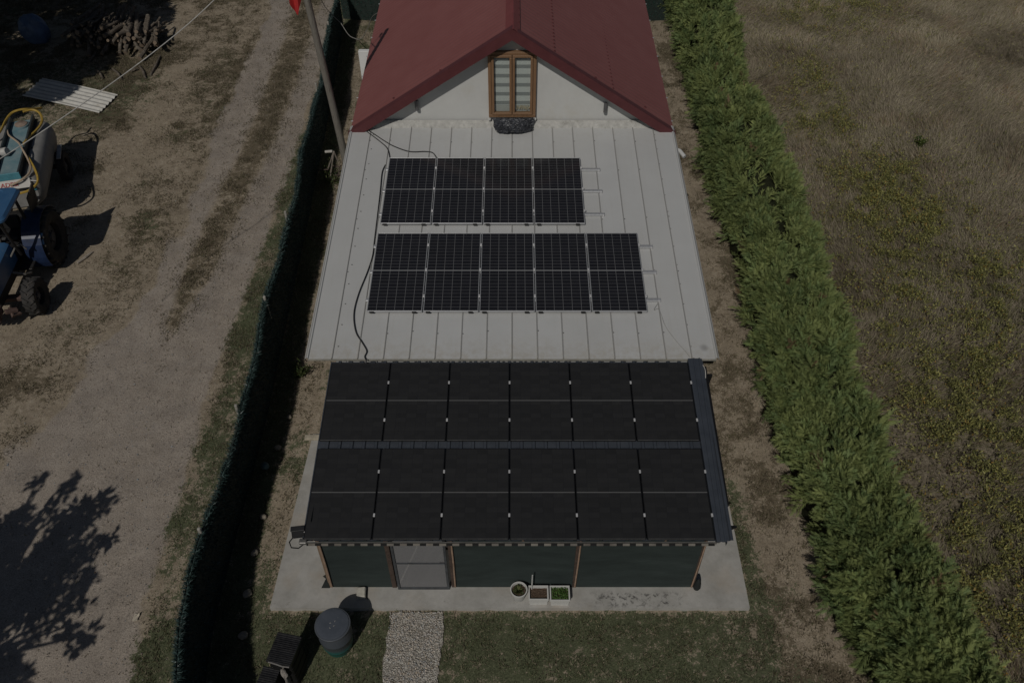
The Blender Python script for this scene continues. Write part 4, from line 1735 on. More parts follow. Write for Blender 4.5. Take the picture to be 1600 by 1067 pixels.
KC = 13
nc = 11500
yc = RNG.uniform(4.4, 35.5, nc)
yc = yc[RNG.random(nc) < np.interp(yc, [4, 12, 24, 36], [1.0, .9, .72, .6])]
sc_ = RNG.uniform(.02, .98, len(yc))
gapc = fbm(sc_ * 4.0, yc, .55, 16, 3)
ok = RNG.random(len(yc)) > .85 * sst(.47, .36, gapc)
yc, sc_, gapc = yc[ok], sc_[ok], gapc[ok]
nc = len(yc)
xl, xr, h = hedge_profile(yc)
th = np.pi * sc_
cxm, hw = (xl + xr) / 2, (xr - xl) / 2
ct, st2 = np.cos(th), np.sin(th)
lump = .34 * (fbm(sc_ * 3.2 + yc * .2, yc, .75, 12, 3) - .45) + .14 * (vnoise(sc_ * 4, yc, .35, 14) - .5)
ex = np.sign(ct) * np.abs(ct) ** .62
ez = np.abs(st2) ** .55
Xc = cxm - hw * ex * (1 + lump * .5)
Zc = h * ez * (1 + lump * .55)
Nn = np.stack([-ct, np.zeros(nc), st2 * .9 + .05], 1)
Nn /= np.linalg.norm(Nn, axis=1, keepdims=True)
swirl = fbm(sc_ * 2, yc, 1.0, 18, 2) - .5
A = Nn * .85 + np.array([.12, .05, .55])[None] + RNG.normal(0, .34, (nc, 3)) + np.stack([swirl * .5, swirl * 1.4, swirl * 0], 1)
A /= np.linalg.norm(A, axis=1, keepdims=True)
La = RNG.uniform(.24, .50, nc) * (1 + .5 * (RNG.random(nc) < .07))
Pc = np.stack([Xc, yc, Zc], 1) - Nn * (La * .50 + np.abs(RNG.normal(0, .07, nc)) + .16 * sst(.48, .40, gapc))[:, None]
Pc[:, 2] = np.maximum(Pc[:, 2], .05)
u1 = np.cross(A, np.array([.3, .2, 1.0])[None] + RNG.normal(0, .3, (nc, 3)))
u1 /= np.linalg.norm(u1, axis=1, keepdims=True)
u2 = np.cross(A, u1)
ci = np.repeat(np.arange(nc), KC)
n = nc * KC
ki = np.tile(np.arange(KC), nc)
tt = .05 + .88 * ki / (KC - 1)
ang = ki * 2.4 + RNG.uniform(0, 6.28, nc)[ci] + RNG.normal(0, .25, n)
bb = np.radians(50 - 30 * tt) + RNG.normal(0, .12, n)
radial = u1[ci] * np.cos(ang)[:, None] + u2[ci] * np.sin(ang)[:, None]
D = A[ci] * np.cos(bb)[:, None] + radial * np.sin(bb)[:, None]
D /= np.linalg.norm(D, axis=1, keepdims=True)
P = Pc[ci] + A[ci] * (La[ci] * tt)[:, None]
Pn = A[ci] * np.sin(bb)[:, None] - radial * np.cos(bb)[:, None] + RNG.normal(0, .25, (n, 3))
Lf = La[ci] * (.66 - .28 * tt) * RNG.uniform(.8, 1.2, n)
tcol = np.clip(RNG.random(nc)[ci] * .40 + RNG.random(n) * .15 + (fbm(sc_ * 2, yc, .6, 20, 3)[ci] - .25) * .75 + .22 * (sc_[ci] - .5), 0, 1)
colr = mixc((.080, .113, .042), (.365, .42, .155), tcol)
cool = (RNG.random(nc) < .3)[ci]
colr[cool] *= np.array([.86, .95, 1.0])
br = (RNG.random(nc) < .006)[ci]
colr[br] = np.array([.20, .14, .08])
fronds('foliage', P - np.array([6.4, 18, 0]), D, Pn, Lf, Lf * RNG.uniform(.55, .85, n), colr, M_conifer, H0)
# dark twiggy inside
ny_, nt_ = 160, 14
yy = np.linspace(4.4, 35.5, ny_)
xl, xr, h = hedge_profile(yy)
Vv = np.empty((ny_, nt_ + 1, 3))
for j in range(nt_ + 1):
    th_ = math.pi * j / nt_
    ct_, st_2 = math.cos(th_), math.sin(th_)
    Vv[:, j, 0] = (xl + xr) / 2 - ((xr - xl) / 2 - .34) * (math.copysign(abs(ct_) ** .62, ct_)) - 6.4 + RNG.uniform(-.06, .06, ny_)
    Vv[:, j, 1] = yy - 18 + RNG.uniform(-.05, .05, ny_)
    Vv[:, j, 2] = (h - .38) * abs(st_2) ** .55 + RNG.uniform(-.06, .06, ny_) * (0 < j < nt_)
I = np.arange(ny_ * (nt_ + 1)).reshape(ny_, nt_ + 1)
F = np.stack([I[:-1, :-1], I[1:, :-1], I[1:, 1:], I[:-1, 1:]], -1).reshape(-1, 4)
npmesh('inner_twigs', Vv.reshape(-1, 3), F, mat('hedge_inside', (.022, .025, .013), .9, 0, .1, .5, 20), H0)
for y_ in np.arange(4.9, 35, 1.05):
    xl_, xr_, h_ = hedge_profile(np.array([y_]))
    b = MB()
    xc = float(xl_[0] + .5)
    b.tube([(xc, y_, 0), (xc + .03, y_ + .03, .6), (xc + random.uniform(-.1, .1), y_, 1.3)], [.05, .04, .015], 7)
    b.build('trunk', mat('hedge_trunk', (.13, .085, .06), .9), H0, world=True)

# small bush out in the field and one seedling by the hedge
def small_bush(px_, py_, r, n, c0, c1, name, lab, z0=.0, L0=.07, L1=.16):
    p = at(px_, py_, 0)
    t = thing(name, lab, 'bush' if 'bush' in name else 'plant', (p.x, p.y, float(gz(np.array([p.x]), np.array([p.y]))[0]) + z0))
    b = MB()
    tips = []
    for i in range(9):
        a = random.random() * 6.28
        e = Vector((math.cos(a) * r * random.uniform(.4, 1), math.sin(a) * r * random.uniform(.4, 1), r * random.uniform(.5, 1.2)))
        b.tube([(0, 0, 0), e * .5 + Vector((0, 0, .05)), e], [.012, .008, .004], 5)
        tips.append(e)
    b.build('stems', mat('bush_stem', (.10, .07, .045), .9), t)
    T = np.array([tuple(x) for x in tips])
    k = RNG.integers(0, len(T), n)
    f = RNG.uniform(.35, 1.05, n)
    P = T[k] * f[:, None] + RNG.normal(0, r * .16, (n, 3))
    P[:, 2] = np.abs(P[:, 2])
    leafcards('leaves', P, RNG.uniform(L0, L1, n), RNG.uniform(.03, .05, n), grassdir(n, 1.5), mixc(c0, c1, RNG.random(n)), M_leaf, t)
    return t


small_bush(1437, 230, .27, 200, (.035, .06, .015), (.13, .17, .04), 'bush', 'small dark green bush alone in the dry field', L0=.05, L1=.11)
small_bush(472, 582, .30, 330, (.03, .05, .018), (.10, .125, .045), 'weed_bush', 'low green weed bush by the fence left of the white roof corner', L0=.04, L1=.09)
small_bush(521, 285, .50, 420, (.03, .05, .018), (.12, .14, .06), 'shrub', 'straggly green shrub at the foot of the metal trestle', L0=.04, L1=.10)

# ------------------------------------------------------------------ utility pole, flag, wires
base = Vector((-4.55, 19.75, -.05))
topP = Vector((-4.90, 19.43, 7.9))
t_ = thing('utility_pole', 'leaning grey wooden utility pole between the fence and the house', 'pole', tuple(base))
m = NM('pole_wood', .85, .2)
c = m.ramp(m.noise(3, 7, .75, m.mapv((22, 22, .9))), [(.25, (.105, .096, .082)), (.5, (.19, .178, .155)), (.75, (.27, .255, .225))])
c = m.mix(m.math('MULTIPLY', m.step(m.noise(5, 4, .6, m.mapv((9, 9, .5))), .60, .68), .8), c, (.05, .038, .028))
m.color(c)
m.bump(m.noise(4, 6, .7, m.mapv((22, 22, .9))), .5, .02)
d = topP - base
b = MB()
pts, rs = [], []
for i in range(17):
    f = i / 16
    pts.append(d * f + Vector((.02 * math.sin(f * 5), .015 * math.sin(f * 7), 0)))
    rs.append(.105 - .03 * f + random.uniform(-.003, .003))
b.tube(pts, rs, 16)
b.build('shaft', m.m, t_, smooth=True)
b = MB()
b.tube([d + Vector((0, 0, -.35)), d + Vector((-.16, -.05, -.30)), d + Vector((-.2, -.06, -.2))], .02, 6)
b.build('hook', M_steel, t_)
b = MB()
b.lathe([(0, -.06), (.05, -.05), (.06, 0), (.04, .03), (.055, .06), (.03, .09), (0, .1)], 12, Matrix.Translation(d + Vector((-.2, -.06, -.12))))
b.build('insulator', mat('insulator_white', (.5, .5, .48), .3), t_, smooth=True)
# red flag on a short staff tied to the pole, its lower tip in the picture
f0 = base + d * .86
tip = at(459, 27, 5.35)
staff_end = Vector((tip.x - .05, tip.y, 7.0))
t_ = thing('red_flag', 'red cloth flag hanging beside the utility pole', 'flag', tuple(f0))
b = MB()
b.tube([(0, 0, 0), staff_end - f0 + Vector((-.1, 0, .08))], .014, 6)
b.build('staff', M_steel, t_)
vs = []
nu, nv = 11, 22
for j in range(nv):
    for i in range(nu):
        u, v = i / (nu - 1), j / (nv - 1)
        wv = .42 * (1 - .35 * v)
        x = staff_end.x + .28 - wv * u + .04 * math.sin(v * 4) + .05
        zt = 7.02 - .10 * (1 - u)
        zb2 = 5.35 + .45 * abs(u - .55) * 1.6
        vs.append((x - f0.x, staff_end.y + .05 * math.sin(u * 9 + v * 2) - f0.y, zt + (zb2 - zt) * v - f0.z))
b = MB()
b.add(vs, [(j * nu + i, j * nu + i + 1, (j + 1) * nu + i + 1, (j + 1) * nu + i) for j in range(nv - 1) for i in range(nu - 1)])
b.build('cloth', mat('flag_red', (.42, .035, .035), .8, 0, .2, .12, 4), t_, smooth=True)


def wire(name, lab, pts, r, mt, cat='cable', sub=10):
    P = [Vector(p) for p in pts]
    out = []
    n = len(P)
    for i in range(n - 1):
        p0_, p1_, p2_, p3_ = P[max(i - 1, 0)], P[i], P[i + 1], P[min(i + 2, n - 1)]
        for k in range(sub):
            t = k / sub
            out.append(.5 * ((2 * p1_) + (p2_ - p0_) * t + (2 * p0_ - 5 * p1_ + 4 * p2_ - p3_) * t * t + (3 * p1_ - p0_ - 3 * p2_ + p3_) * t ** 3))
    out.append(P[-1])
    b = MB()
    b.tube(out, r, 6)
    o = b.build(name, mt, smooth=True)
    return tag(o, lab, cat)


M_wirew = mat('wire_pale', (.50, .49, .46), .6)
M_wiref = mat('wire_old', (.26, .25, .23), .6)
M_cable = mat('cable_black', (.022, .022, .023), .5)
ins = base + d + Vector((-.2, -.06, -.05))
wire('overhead_wire', 'pale overhead wire crossing above the yard from the utility pole', [tuple(ins), tuple(at(335, 0, 7.0)), tuple(at(232, 88, 6.45)), tuple(at(76, 199, 6.0)), tuple(at(-60, 285, 5.8)), tuple(at(-260, 400, 5.9))], .0095, M_wirew)
wire('fence_wire', 'thin dark wire running off the fence post towards the track', [tuple(at(496, -12, 2.0)), tuple(at(510, 14, 1.8)), tuple(at(533, 37, 1.76))], .012, M_cable)
wire('drop_wire', 'pale wire drooping from the fence to the eave of the red roof', [tuple(at(533, 37, 1.76)), tuple(at(544, 54, 1.5)), tuple(at(553, 60, 1.45)), tuple(at(564, 61, 1.5)), tuple(at(574, 46, 2.0)), tuple(at(581, 28, 2.7)), tuple(at(591, 20, 3.38))], .012, M_wiref)


def onroof(x, y, up=.03):
    dd = ray(x, y)
    mt = math.tan(WS)
    s_ = (WZ0 - .09 + up - CAM_H - mt * WY0) / (dd[2] - mt * dd[1])
    return (dd[0] * s_, dd[1] * s_, CAM_H + dd[2] * s_)


wire('cable', 'black cable from the red eave to the top left panel corner', [onroof(562, 198), onroof(576, 208), onroof(592, 220), onroof(605, 232), onroof(609, 246)], .012, M_cable)
wire('cable', 'black cable curving from the red eave to the first panel gap', [onroof(566, 198), onroof(585, 210), onroof(600, 220), onroof(616, 229), onroof(640, 237), onroof(664, 237), onroof(676, 239), onroof(682, 247)], .012, M_cable)
wire('cable', 'long black cable snaking down the left side of the white roof', [onroof(602, 258), onroof(597, 270), onroof(594, 300), onroof(590, 335), onroof(585, 376), onroof(582, 400), onroof(574, 425), onroof(560, 460), onroof(553, 490), onroof(556, 518), onroof(566, 535), onroof(573, 548), onroof(570, 557), (-2.82, 11.03, 2.68), (-2.9, 10.97, 2.6)], .013, M_cable)
wire('thin_wire', 'thin grey wire lying on the white roof below the rails', [onroof(1028, 474), onroof(1022, 484), onroof(1030, 484, .02), onroof(1040, 510, .02), onroof(1056, 532, .02), onroof(1070, 548, .02), onroof(1078, 558, .02)], .006, mat('wire_grey', (.30, .30, .29), .6))
wire('pale_cord', 'pale cord looped at the right back corner of the shelter', [onroof(1083, 558, .02), (3.66, 11.05, 2.62), (3.72, 10.85, 2.62), (3.70, 10.6, 2.5)], .008, M_wirew)

# metal trestle by the pole
t_ = thing('metal_trestle', 'old metal trestle frame standing at the foot of the utility pole', 'trestle', (-5.2, 20.9, 0))
M_pipe = mat('old_pipe', (.34, .30, .26), .6, .2, .3, .3, 12)
M_rust = mat('rusty_bar', (.08, .06, .05), .8)
A = at(521.5, 237, 1.15)
for q in (at(512, 266, .35), at(528, 252, .75), at(515, 285, .0)):
    b = MB()
    b.tube([A, q], .02, 6)
    b.build('leg', M_pipe, t_, world=True)
for a_, c_ in (((518, 259, .55), (532, 261, .5)), ((522, 274, .3), (532, 274, .3)), ((532, 258, .5), (526, 284, .1)), ((498, 266, .5), (513, 265, .5)), ((512, 264, .4), (510, 277, .1))):
    b = MB()
    b.tube([at(*a_), at(*c_)], .018, 6)
    b.build('crossbar', M_rust, t_, world=True)
b = MB()
b.box(at(513.5, 237, 1.15), (.22, .07, .06), rot=(0, 0, .15), bevel=.012)
b.build('top_plate', mat('plate_pale', (.48, .46, .42), .6), t_, world=True)

# litter on the track
p = at(212, 967, .02)
t_ = thing('paper_scrap', 'crumpled pale scrap lying on the gravel track', 'litter', tuple(p))
b = MB()
vs = [(x * .05 + random.uniform(-.012, .012), y * .05 + random.uniform(-.012, .012), random.uniform(0, .05)) for y in range(-1, 3) for x in range(-1, 2)]
b.add(vs, [(j * 3 + i, j * 3 + i + 1, j * 3 + 4 + i, j * 3 + 3 + i) for j in range(3) for i in range(2)])
b.build('paper', mat('scrap', (.5, .45, .36), .9), t_)
# ------------------------------------------------------------------ tractor
M_blue = NM('tractor_blue', .32, .5)
m = M_blue
c = m.ramp(m.noise(2.5, 5), [(.3, (.032, .10, .215)), (.7, (.055, .135, .26))])
c = m.mix(m.math('MULTIPLY', m.step(m.noise(7, 7, .75), .55, .75), .45), c, (.16, .16, .16))
m.color(c)
M_blue = m.m
M_rubber = mat('tyre_rubber', (.045, .043, .041), .85, 0, .2, .35, 9, .3, (.12, .105, .09))
M_iron = mat('dark_iron', (.030, .029, .029), .55, .3, .4, .35, 9, .2, (.07, .06, .05))
M_rusty = mat('rusty_iron', (.115, .078, .066), .8, 0, .2, .3, 12)
M_rim = mat('rim_grey', (.10, .10, .105), .6, .2, .3, .3, 9)


def wheel(name, parent, x, y, r, w, rr, lugs, side):
    """tyre with chevron lugs, rim as its child; axis along x"""
    Mx = Matrix.Translation((x, y, r)) @ Matrix.Rotation(R(90), 4, 'Y')
    b = MB()
    h = w / 2
    b.lathe([(rr, -h * .75), (rr + (r - rr) * .35, -h), (r - .10 * r, -h * .98), (r - .05 * r, -h * .8), (r - .045 * r, 0), (r - .05 * r, h * .8), (r - .10 * r, h * .98), (rr + (r - rr) * .35, h), (rr, h * .75)], 40, Mx, True)
    for i in range(lugs):
        for sd in (-1, 1):
            a = 2 * math.pi * (i + (.25 if sd > 0 else -.25)) / lugs
            M2 = Mx @ Matrix.Rotation(a, 4, 'Z') @ Matrix.Translation((r - .03 * r, 0, sd * h * .48)) @ Matrix.Rotation(sd * R(38), 4, 'X')
            q = MB()
            q.box((0, 0, 0), (.085 * r, .085 * r, h * 1.15), bevel=.006)
            b.add([M2 @ Vector(p) for p in q.v], q.f)
    ty = b.build(name, M_rubber, parent, smooth=True)
    b = MB()
    s = side
    b.lathe([(rr, -h * .72), (rr * 1.02, -h * .2), (rr * .9, h * .1 * s), (rr * .35, h * .25 * s), (rr * .30, h * .55 * s), (0, h * .55 * s)], 28, Mx)
    for i in range(6):
        a = 2 * math.pi * i / 6
        M2 = Mx @ Matrix.Translation((rr * .42 * math.cos(a), rr * .42 * math.sin(a), h * .3 * s))
        b.lathe([(0, -.02), (.02, -.02), (.02, .03), (0, .03)], 6, M2)
    b.build('rim', M_rim, ty, smooth=True)
    return ty


TR = thing('tractor', 'blue farm tractor parked nose towards the viewer at the left edge of the yard', 'tractor', (-13.03, 17.35, 0), (0, 0, R(7)))
wheel('rear_wheel', TR, .76, 0, .73, .40, .38, 20, 1)
wheel('rear_wheel', TR, -.76, 0, .73, .40, .38, 20, -1)
wheel('front_wheel', TR, .88, -2.08, .47, .31, .23, 16, 1)
wheel('front_wheel', TR, -.88, -2.08, .47, .31, .23, 16, -1)
# hood
b = MB()
prof = [(-.26, .78), (-.27, 1.10), (-.24, 1.24), (-.16, 1.30), (.16, 1.30), (.24, 1.24), (.27, 1.10), (.26, .78)]
rows = [(-.95, 1.06, 1.0), (-1.1, 1.06, 1.02), (-1.7, 1.02, 1.0), (-2.35, .97, .96), (-2.52, .90, .90), (-2.60, .82, .82)]
vs = []
for y, kz, kx in rows:
    for x, z in prof:
        vs.append((x * kx, y, .70 + (z - .70) * kz))
k = len(prof)
fs = [(j * k + i, j * k + i + 1, (j + 1) * k + i + 1, (j + 1) * k + i) for j in range(len(rows) - 1) for i in range(k - 1)]
fs += [tuple(range(k))[::-1], tuple((len(rows) - 1) * k + i for i in range(k))]
b.add(vs, fs)
b.build('hood', M_blue, TR, smooth=True)
b = MB()
b.box((0, -2.585, 1.0), (.44, .03, .34), bevel=.01)
for i in range(7):
    b.box((0, -2.605, .86 + i * .045), (.40, .02, .012))
b.build('grille', M_iron, TR)
for sx in (-1, 1):
    b = MB()
    b.lathe([(0, 0), (.06, 0), (.065, .03), (.055, .045), (0, .05)], 16, Matrix.Translation((sx * .16, -2.60, 1.12)) @ Matrix.Rotation(R(90), 4, 'X'))
    b.build('headlight', mat('lamp_clear', (.5, .5, .48), .15), TR, smooth=True)
# engine, gearbox, axles
b = MB()
b.box((0, -1.75, .66), (.46, 1.5, .36), bevel=.04)
b.box((0, -.55, .68), (.42, 1.3, .40), bevel=.05)
b.lathe([(0, -.62), (.12, -.62), (.14, -.3), (.17, -.2), (.17, .2), (.14, .3), (.12, .62), (0, .62)], 16, Matrix.Translation((0, 0, .66)) @ Matrix.Rotation(R(90), 4, 'Y'))
b.build('engine_block', M_iron, TR)
b = MB()
b.box((0, -2.08, .43), (1.52, .12, .12), bevel=.02)
b.tube([(-.58, -1.96, .45), (.58, -1.96, .45)], .025, 6)
b.build('front_axle', M_rusty, TR)
b = MB()
b.box((0, -2.72, .60), (.62, .22, .22), bevel=.02)
for i in range(5):
    b.box((-.24 + i * .12, -2.86, .56), (.09, .16, .32), bevel=.02)
b.build('front_weights', M_rusty, TR)
b = MB()
b.tube([(.40, -2.5, .5), (.52, -2.75, .42), (.62, -2.6, .38), (.5, -2.45, .35)], .045, 7)
b.box((.47, -2.62, .50), (.28, .12, .09), rot=(0, .3, .6), bevel=.01)
b.build('front_bracket', M_rusty, TR)
# fenders
M_shade_blue = mat('fender_shade_blue', (.016, .030, .075), .4, 0, .4, .3, 6)  # tractor blue darkened: shade on the fenders put into the colour
M_guard = mat('guard_blue', (.10, .22, .40), .4, 0, .4, .2, 6)
for sx in (-1, 1):
    b = MB()
    vs = []
    n = 15
    for i in range(n):
        a = R(-28 + 176 * i / (n - 1))
        rr_ = .83
        y, z = -rr_ * math.cos(a), .72 + rr_ * math.sin(a)
        for x in (.44, .90):
            vs.append((sx * x, y, z))
        vs.append((sx * .44, y * .45, .72 + (z - .72) * .45))
    fs = []
    for i in range(n - 1):
        q = [(3 * i, 3 * i + 1, 3 * i + 4, 3 * i + 3), (3 * i, 3 * i + 3, 3 * i + 5, 3 * i + 2)]
        fs += q if sx > 0 else [t[::-1] for t in q]
    b.add(vs, fs)
    fd = b.build('fender', M_shade_blue, TR)
    sol = fd.modifiers.new('th', 'SOLIDIFY')
    sol.thickness = .015
    b = MB()
    b.box((sx * .87, -.58, 1.10), (.09, .10, .30), rot=(-.55, 0, 0), bevel=.012)
    b.box((sx * .62, -.60, 1.10), (.17, .10, .30), rot=(-.55, 0, 0), bevel=.02)
    b.build('front_guard', M_guard, fd)
# canopy
b = MB()
n = 28
def rrect(w, l, r, z, cx=0, cy=0, k=7):
    out = []
    for ci, (sx, sy) in enumerate(((1, 1), (-1, 1), (-1, -1), (1, -1))):
        for i in range(k):
            a = R(90 * ci + 90 * i / (k - 1))
            out.append((cx + sx * (w / 2 - r) + r * math.cos(a), cy + sy * (l / 2 - r) + r * math.sin(a), z))
    return out
layers = [rrect(1.30, 1.36, .16, 2.30, .08, -.86), rrect(1.36, 1.42, .18, 2.33, .08, -.86), rrect(1.36, 1.42, .18, 2.38, .08, -.86), rrect(1.26, 1.32, .16, 2.44, .08, -.86), rrect(.86, 1.0, .12, 2.455, 0, -.80), rrect(.84, .98, .12, 2.44, 0, -.80)]
vs = [p for l in layers for p in l]
k = len(layers[0])
fs = [(j * k + i, j * k + (i + 1) % k, (j + 1) * k + (i + 1) % k, (j + 1) * k + i) for j in range(len(layers) - 1) for i in range(k)]
fs += [tuple(range(k))[::-1], tuple((len(layers) - 1) * k + i for i in range(k))]
b.add(vs, fs)
b.build('canopy', M_blue, TR)
for sx in (-1, 1):
    b = MB()
    b.tube([(sx * .50, -.20, .95), (sx * .52, -.22, 1.6), (sx * .52, -.25, 2.32)], .04, 8)
    b.build('canopy_post', M_iron, TR, smooth=True)
    b = MB()
    b.tube([(sx * .46, -1.05, 1.0), (sx * .50, -1.25, 1.7), (sx * .52, -1.38, 2.32)], .035, 8)
    b.build('canopy_post', M_iron, TR, smooth=True)
b = MB()
b.box((.72, .16, 1.82), (.035, .52, .74), rot=(.30, .25, 0), bevel=.01)
b.build('side_flap', mat('flap_brown', (.085, .075, .062), .85, 0, .2, .3, 8), TR)
b = MB()
b.box((0, -.18, 1.02), (.46, .46, .10), bevel=.04)
b.box((0, .06, 1.24), (.46, .10, .40), rot=(-.15, 0, 0), bevel=.04)
b.build('seat', mat('seat_black', (.02, .02, .02), .6), TR)
b = MB()
tor = [(.19 * math.cos(a), .19 * math.sin(a), 0) for a in np.linspace(0, 6.283, 25)]
Mt = Matrix.Translation((0, -.72, 1.42)) @ Matrix.Rotation(R(-25), 4, 'X')
b.tube([Mt @ Vector(p) for p in tor], .016, 6, False)
b.tube([Mt @ Vector((0, 0, 0)), (0, -.95, 1.05)], .022, 6)
for a in (.5, 2.6, 4.7):
    b.tube([Mt @ Vector((0, 0, 0)), Mt @ Vector((.18 * math.cos(a), .18 * math.sin(a), 0))], .01, 5)
b.build('steering_wheel', M_iron, TR)
for sx in (-1, 1):
    b = MB()
    b.box((sx * .42, -.85, .58), (.34, .6, .035), bevel=.008)
    b.build('footplate', M_iron, TR)
b = MB()
b.tube([(.30, -1.25, 1.1), (.42, -1.1, 1.25), (.55, -1.02, 1.30), (.62, -1.0, 1.12)], .022, 6)
b.tube([(.30, -1.5, .8), (.5, -1.38, .62), (.56, -1.2, .52)], .03, 6)
b.build('side_pipes', mat('pipe_pale', (.22, .21, .19), .5, .3), TR)
b = MB()
b.tube([(-.27, -1.75, 1.25), (-.27, -1.75, 1.95), (-.27, -1.70, 2.05)], .035, 8)
b.build('exhaust', M_iron, TR, smooth=True)

# ------------------------------------------------------------------ trailed sprayer behind it
SPR = thing('trailed_sprayer', 'grey tank sprayer trailer with teal top and yellow hoses behind the tractor', 'sprayer', (-14.03, 20.35, 0), (0, 0, R(15.5)))
M_tank = mat('tank_grey', (.265, .262, .25), .6, 0, .3, .15, 4, .15, (.25, .24, .22))
M_teal = NM('teal_paint', .55, .3)
m = M_teal
c = m.ramp(m.noise(3, 6, .7), [(.35, (.13, .235, .27)), (.6, (.22, .30, .32)), (.75, (.33, .35, .35))])
m.color(c)
M_teal = m.m
b = MB()
hw, zt, zbm = .74, 1.55, .62
prof = [(-.45, zbm), (-.66, .78), (-hw, 1.05), (-.735, 1.25), (-.69, 1.44), (-.56, zt), (.56, zt), (.69, 1.44), (.735, 1.25), (hw, 1.05), (.66, .78), (.45, zbm)]
rows = [(-1.62, .80), (-1.55, .94), (-1.40, 1.0), (1.40, 1.0), (1.56, .94), (1.64, .80)]
vs = []
for y, kk in rows:
    for x, z in prof:
        vs.append((x * kk, y, 1.08 + (z - 1.08) * kk))
k = len(prof)
fs = [(j * k + i, j * k + (i + 1) % k, (j + 1) * k + (i + 1) % k, (j + 1) * k + i) for j in range(len(rows) - 1) for i in range(k)]
fs += [tuple(range(k)), tuple((len(rows) - 1) * k + i for i in range(k))[::-1]]
b.add(vs, fs)
tank = b.build('tank', M_tank, SPR, smooth=True)
b = MB()
for y in (-.75, .0, .75):
    b.box((.0, y, 1.555), (.86, .05, .02))
b.build('tank_strap', M_iron, tank)
b = MB()
b.box((0, .02, 1.615), (.56, 3.06, .02), bevel=.004)
b.build('top_plate', M_teal, SPR)
for sx in (-1, 1):
    b = MB()
    b.box((sx * .31, .02, 1.66), (.05, 3.16, .19), bevel=.006)
    b.box((sx * .36, .02, 1.58), (.07, 3.16, .03))
    b.build('side_rail', mat('rail_dark', (.045, .055, .06), .5), SPR)
b = MB()
b.box((0, -1.575, 1.66), (.70, .03, .20), bevel=.006)
hp = b.build('header_panel', mat('teal_panel', (.085, .26, .32), .5, 0, .3, .2, 6), SPR)
b = MB()
b.box((0, -1.66, 1.46), (1.08, .03, .26), rot=(R(-48), 0, 0), bevel=.006)
b.build('front_panel', mat('panel_pale', (.50, .49, .46), .6, 0, .3, .12, 6), SPR)
b = MB()
b.box((.52, -1.52, 1.44), (.34, .24, .03), rot=(R(-30), R(18), 0), bevel=.004)
b.build('corner_panel', mat('panel_pale', (.50, .49, .46), .6), SPR)


def lettering(txt, size, mt, loc, rot, parent, nm_='lettering'):
    cu = bpy.data.curves.new(nm_, 'FONT')
    cu.body = txt
    cu.size = size
    cu.extrude = .002
    cu.align_x = 'CENTER'
    cu.align_y = 'CENTER'
    o = bpy.data.objects.new(nm_, cu)
    me = bpy.data.meshes.new_from_object(o)
    bpy.data.objects.remove(o)
    me.name = nm_
    o = link(nm_, me, mt, parent)
    o.location = loc
    o.rotation_euler = rot
    return o


lettering('ADESI', .17, mat('red_letters', (.40, .05, .045), .6), (.02, -1.685, 1.475), (R(42), 0, 0), SPR)
b = MB()
b.lathe([(.0, .02), (.165, .02), (.175, 0), (.175, .05), (.165, .06), (0, .075)], 26, Matrix.Translation((.02, 1.22, 1.65)))
b.build('tank_lid', mat('lid_brown', (.26, .20, .16), .7, 0, .2, .3, 6, .1, (.12, .16, .17)), SPR, smooth=True)
b = MB()
b.lathe([(.172, -.02), (.20, -.02), (.20, .03), (.172, .03)], 26, Matrix.Translation((.02, 1.22, 1.65)), True)
b.build('lid_collar', M_teal, SPR, smooth=True)
b = MB()
b.lathe([(0, -.17), (.105, -.17), (.115, -.16), (.115, .13), (.10, .15), (0, .15)], 22, Matrix.Translation((-.22, -.38, 1.75)) @ Matrix.Rotation(R(75), 4, 'Y') @ Matrix.Rotation(R(18), 4, 'X'))
b.build('filter_housing', mat('filter_white', (.50, .49, .46), .5), SPR, smooth=True)
# chassis, drawbar, wheels, mudguards
b = MB()
for sx in (-1, 1):
    b.box((sx * .38, -.1, .54), (.10, 3.0, .12), bevel=.01)
b.prism([(-.42, -1.55, .5), (.42, -1.55, .5), (.06, -2.35, .5), (-.06, -2.35, .5)], (0, 0, .09))
b.box((0, .72, .46), (1.5, .10, .10))
b.build('chassis', M_iron, SPR)
wheel('wheel', SPR, .80, .72, .44, .24, .24, 16, 1)
wheel('wheel', SPR, -.80, .72, .44, .24, .24, 16, -1)
for sx in (-1, 1):
    b = MB()
    b.box((sx * .86, .62, .98), (.12, .62, .03), rot=(R(10), 0, 0), bevel=.006)
    b.build('mudguard', mat('guard_pale', (.34, .345, .345), .45, .3), SPR)
b = MB()
b.box((.50, -1.62, 1.25), (.20, .03, .14), rot=(R(-25), 0, .25), bevel=.006)
b.build('corner_plate', mat('corner_teal', (.06, .26, .33), .5), SPR)
M_hosey = mat('hose_yellow', (.40, .27, .055), .55, 0, .3, .2, 9)
M_hosep = mat('hose_pale', (.42, .33, .24), .6, 0, .3, .12, 9)


def cpx(x, y):
    return (x / 6.667, 160 + y / 6.667)


def hose(pts, r, mt, zs):
    W_ = [at(*cpx(x, y), z) for (x, y), z in zip(pts, zs)]
    o = wire('hose', None, [tuple(p) for p in W_], r, mt, None)
    Mi = SPR.matrix_basis.inverted()
    o.data.transform(Mi)
    o.parent = SPR
    for k in ('label', 'category'):
        if k in o:
            del o[k]
    return o


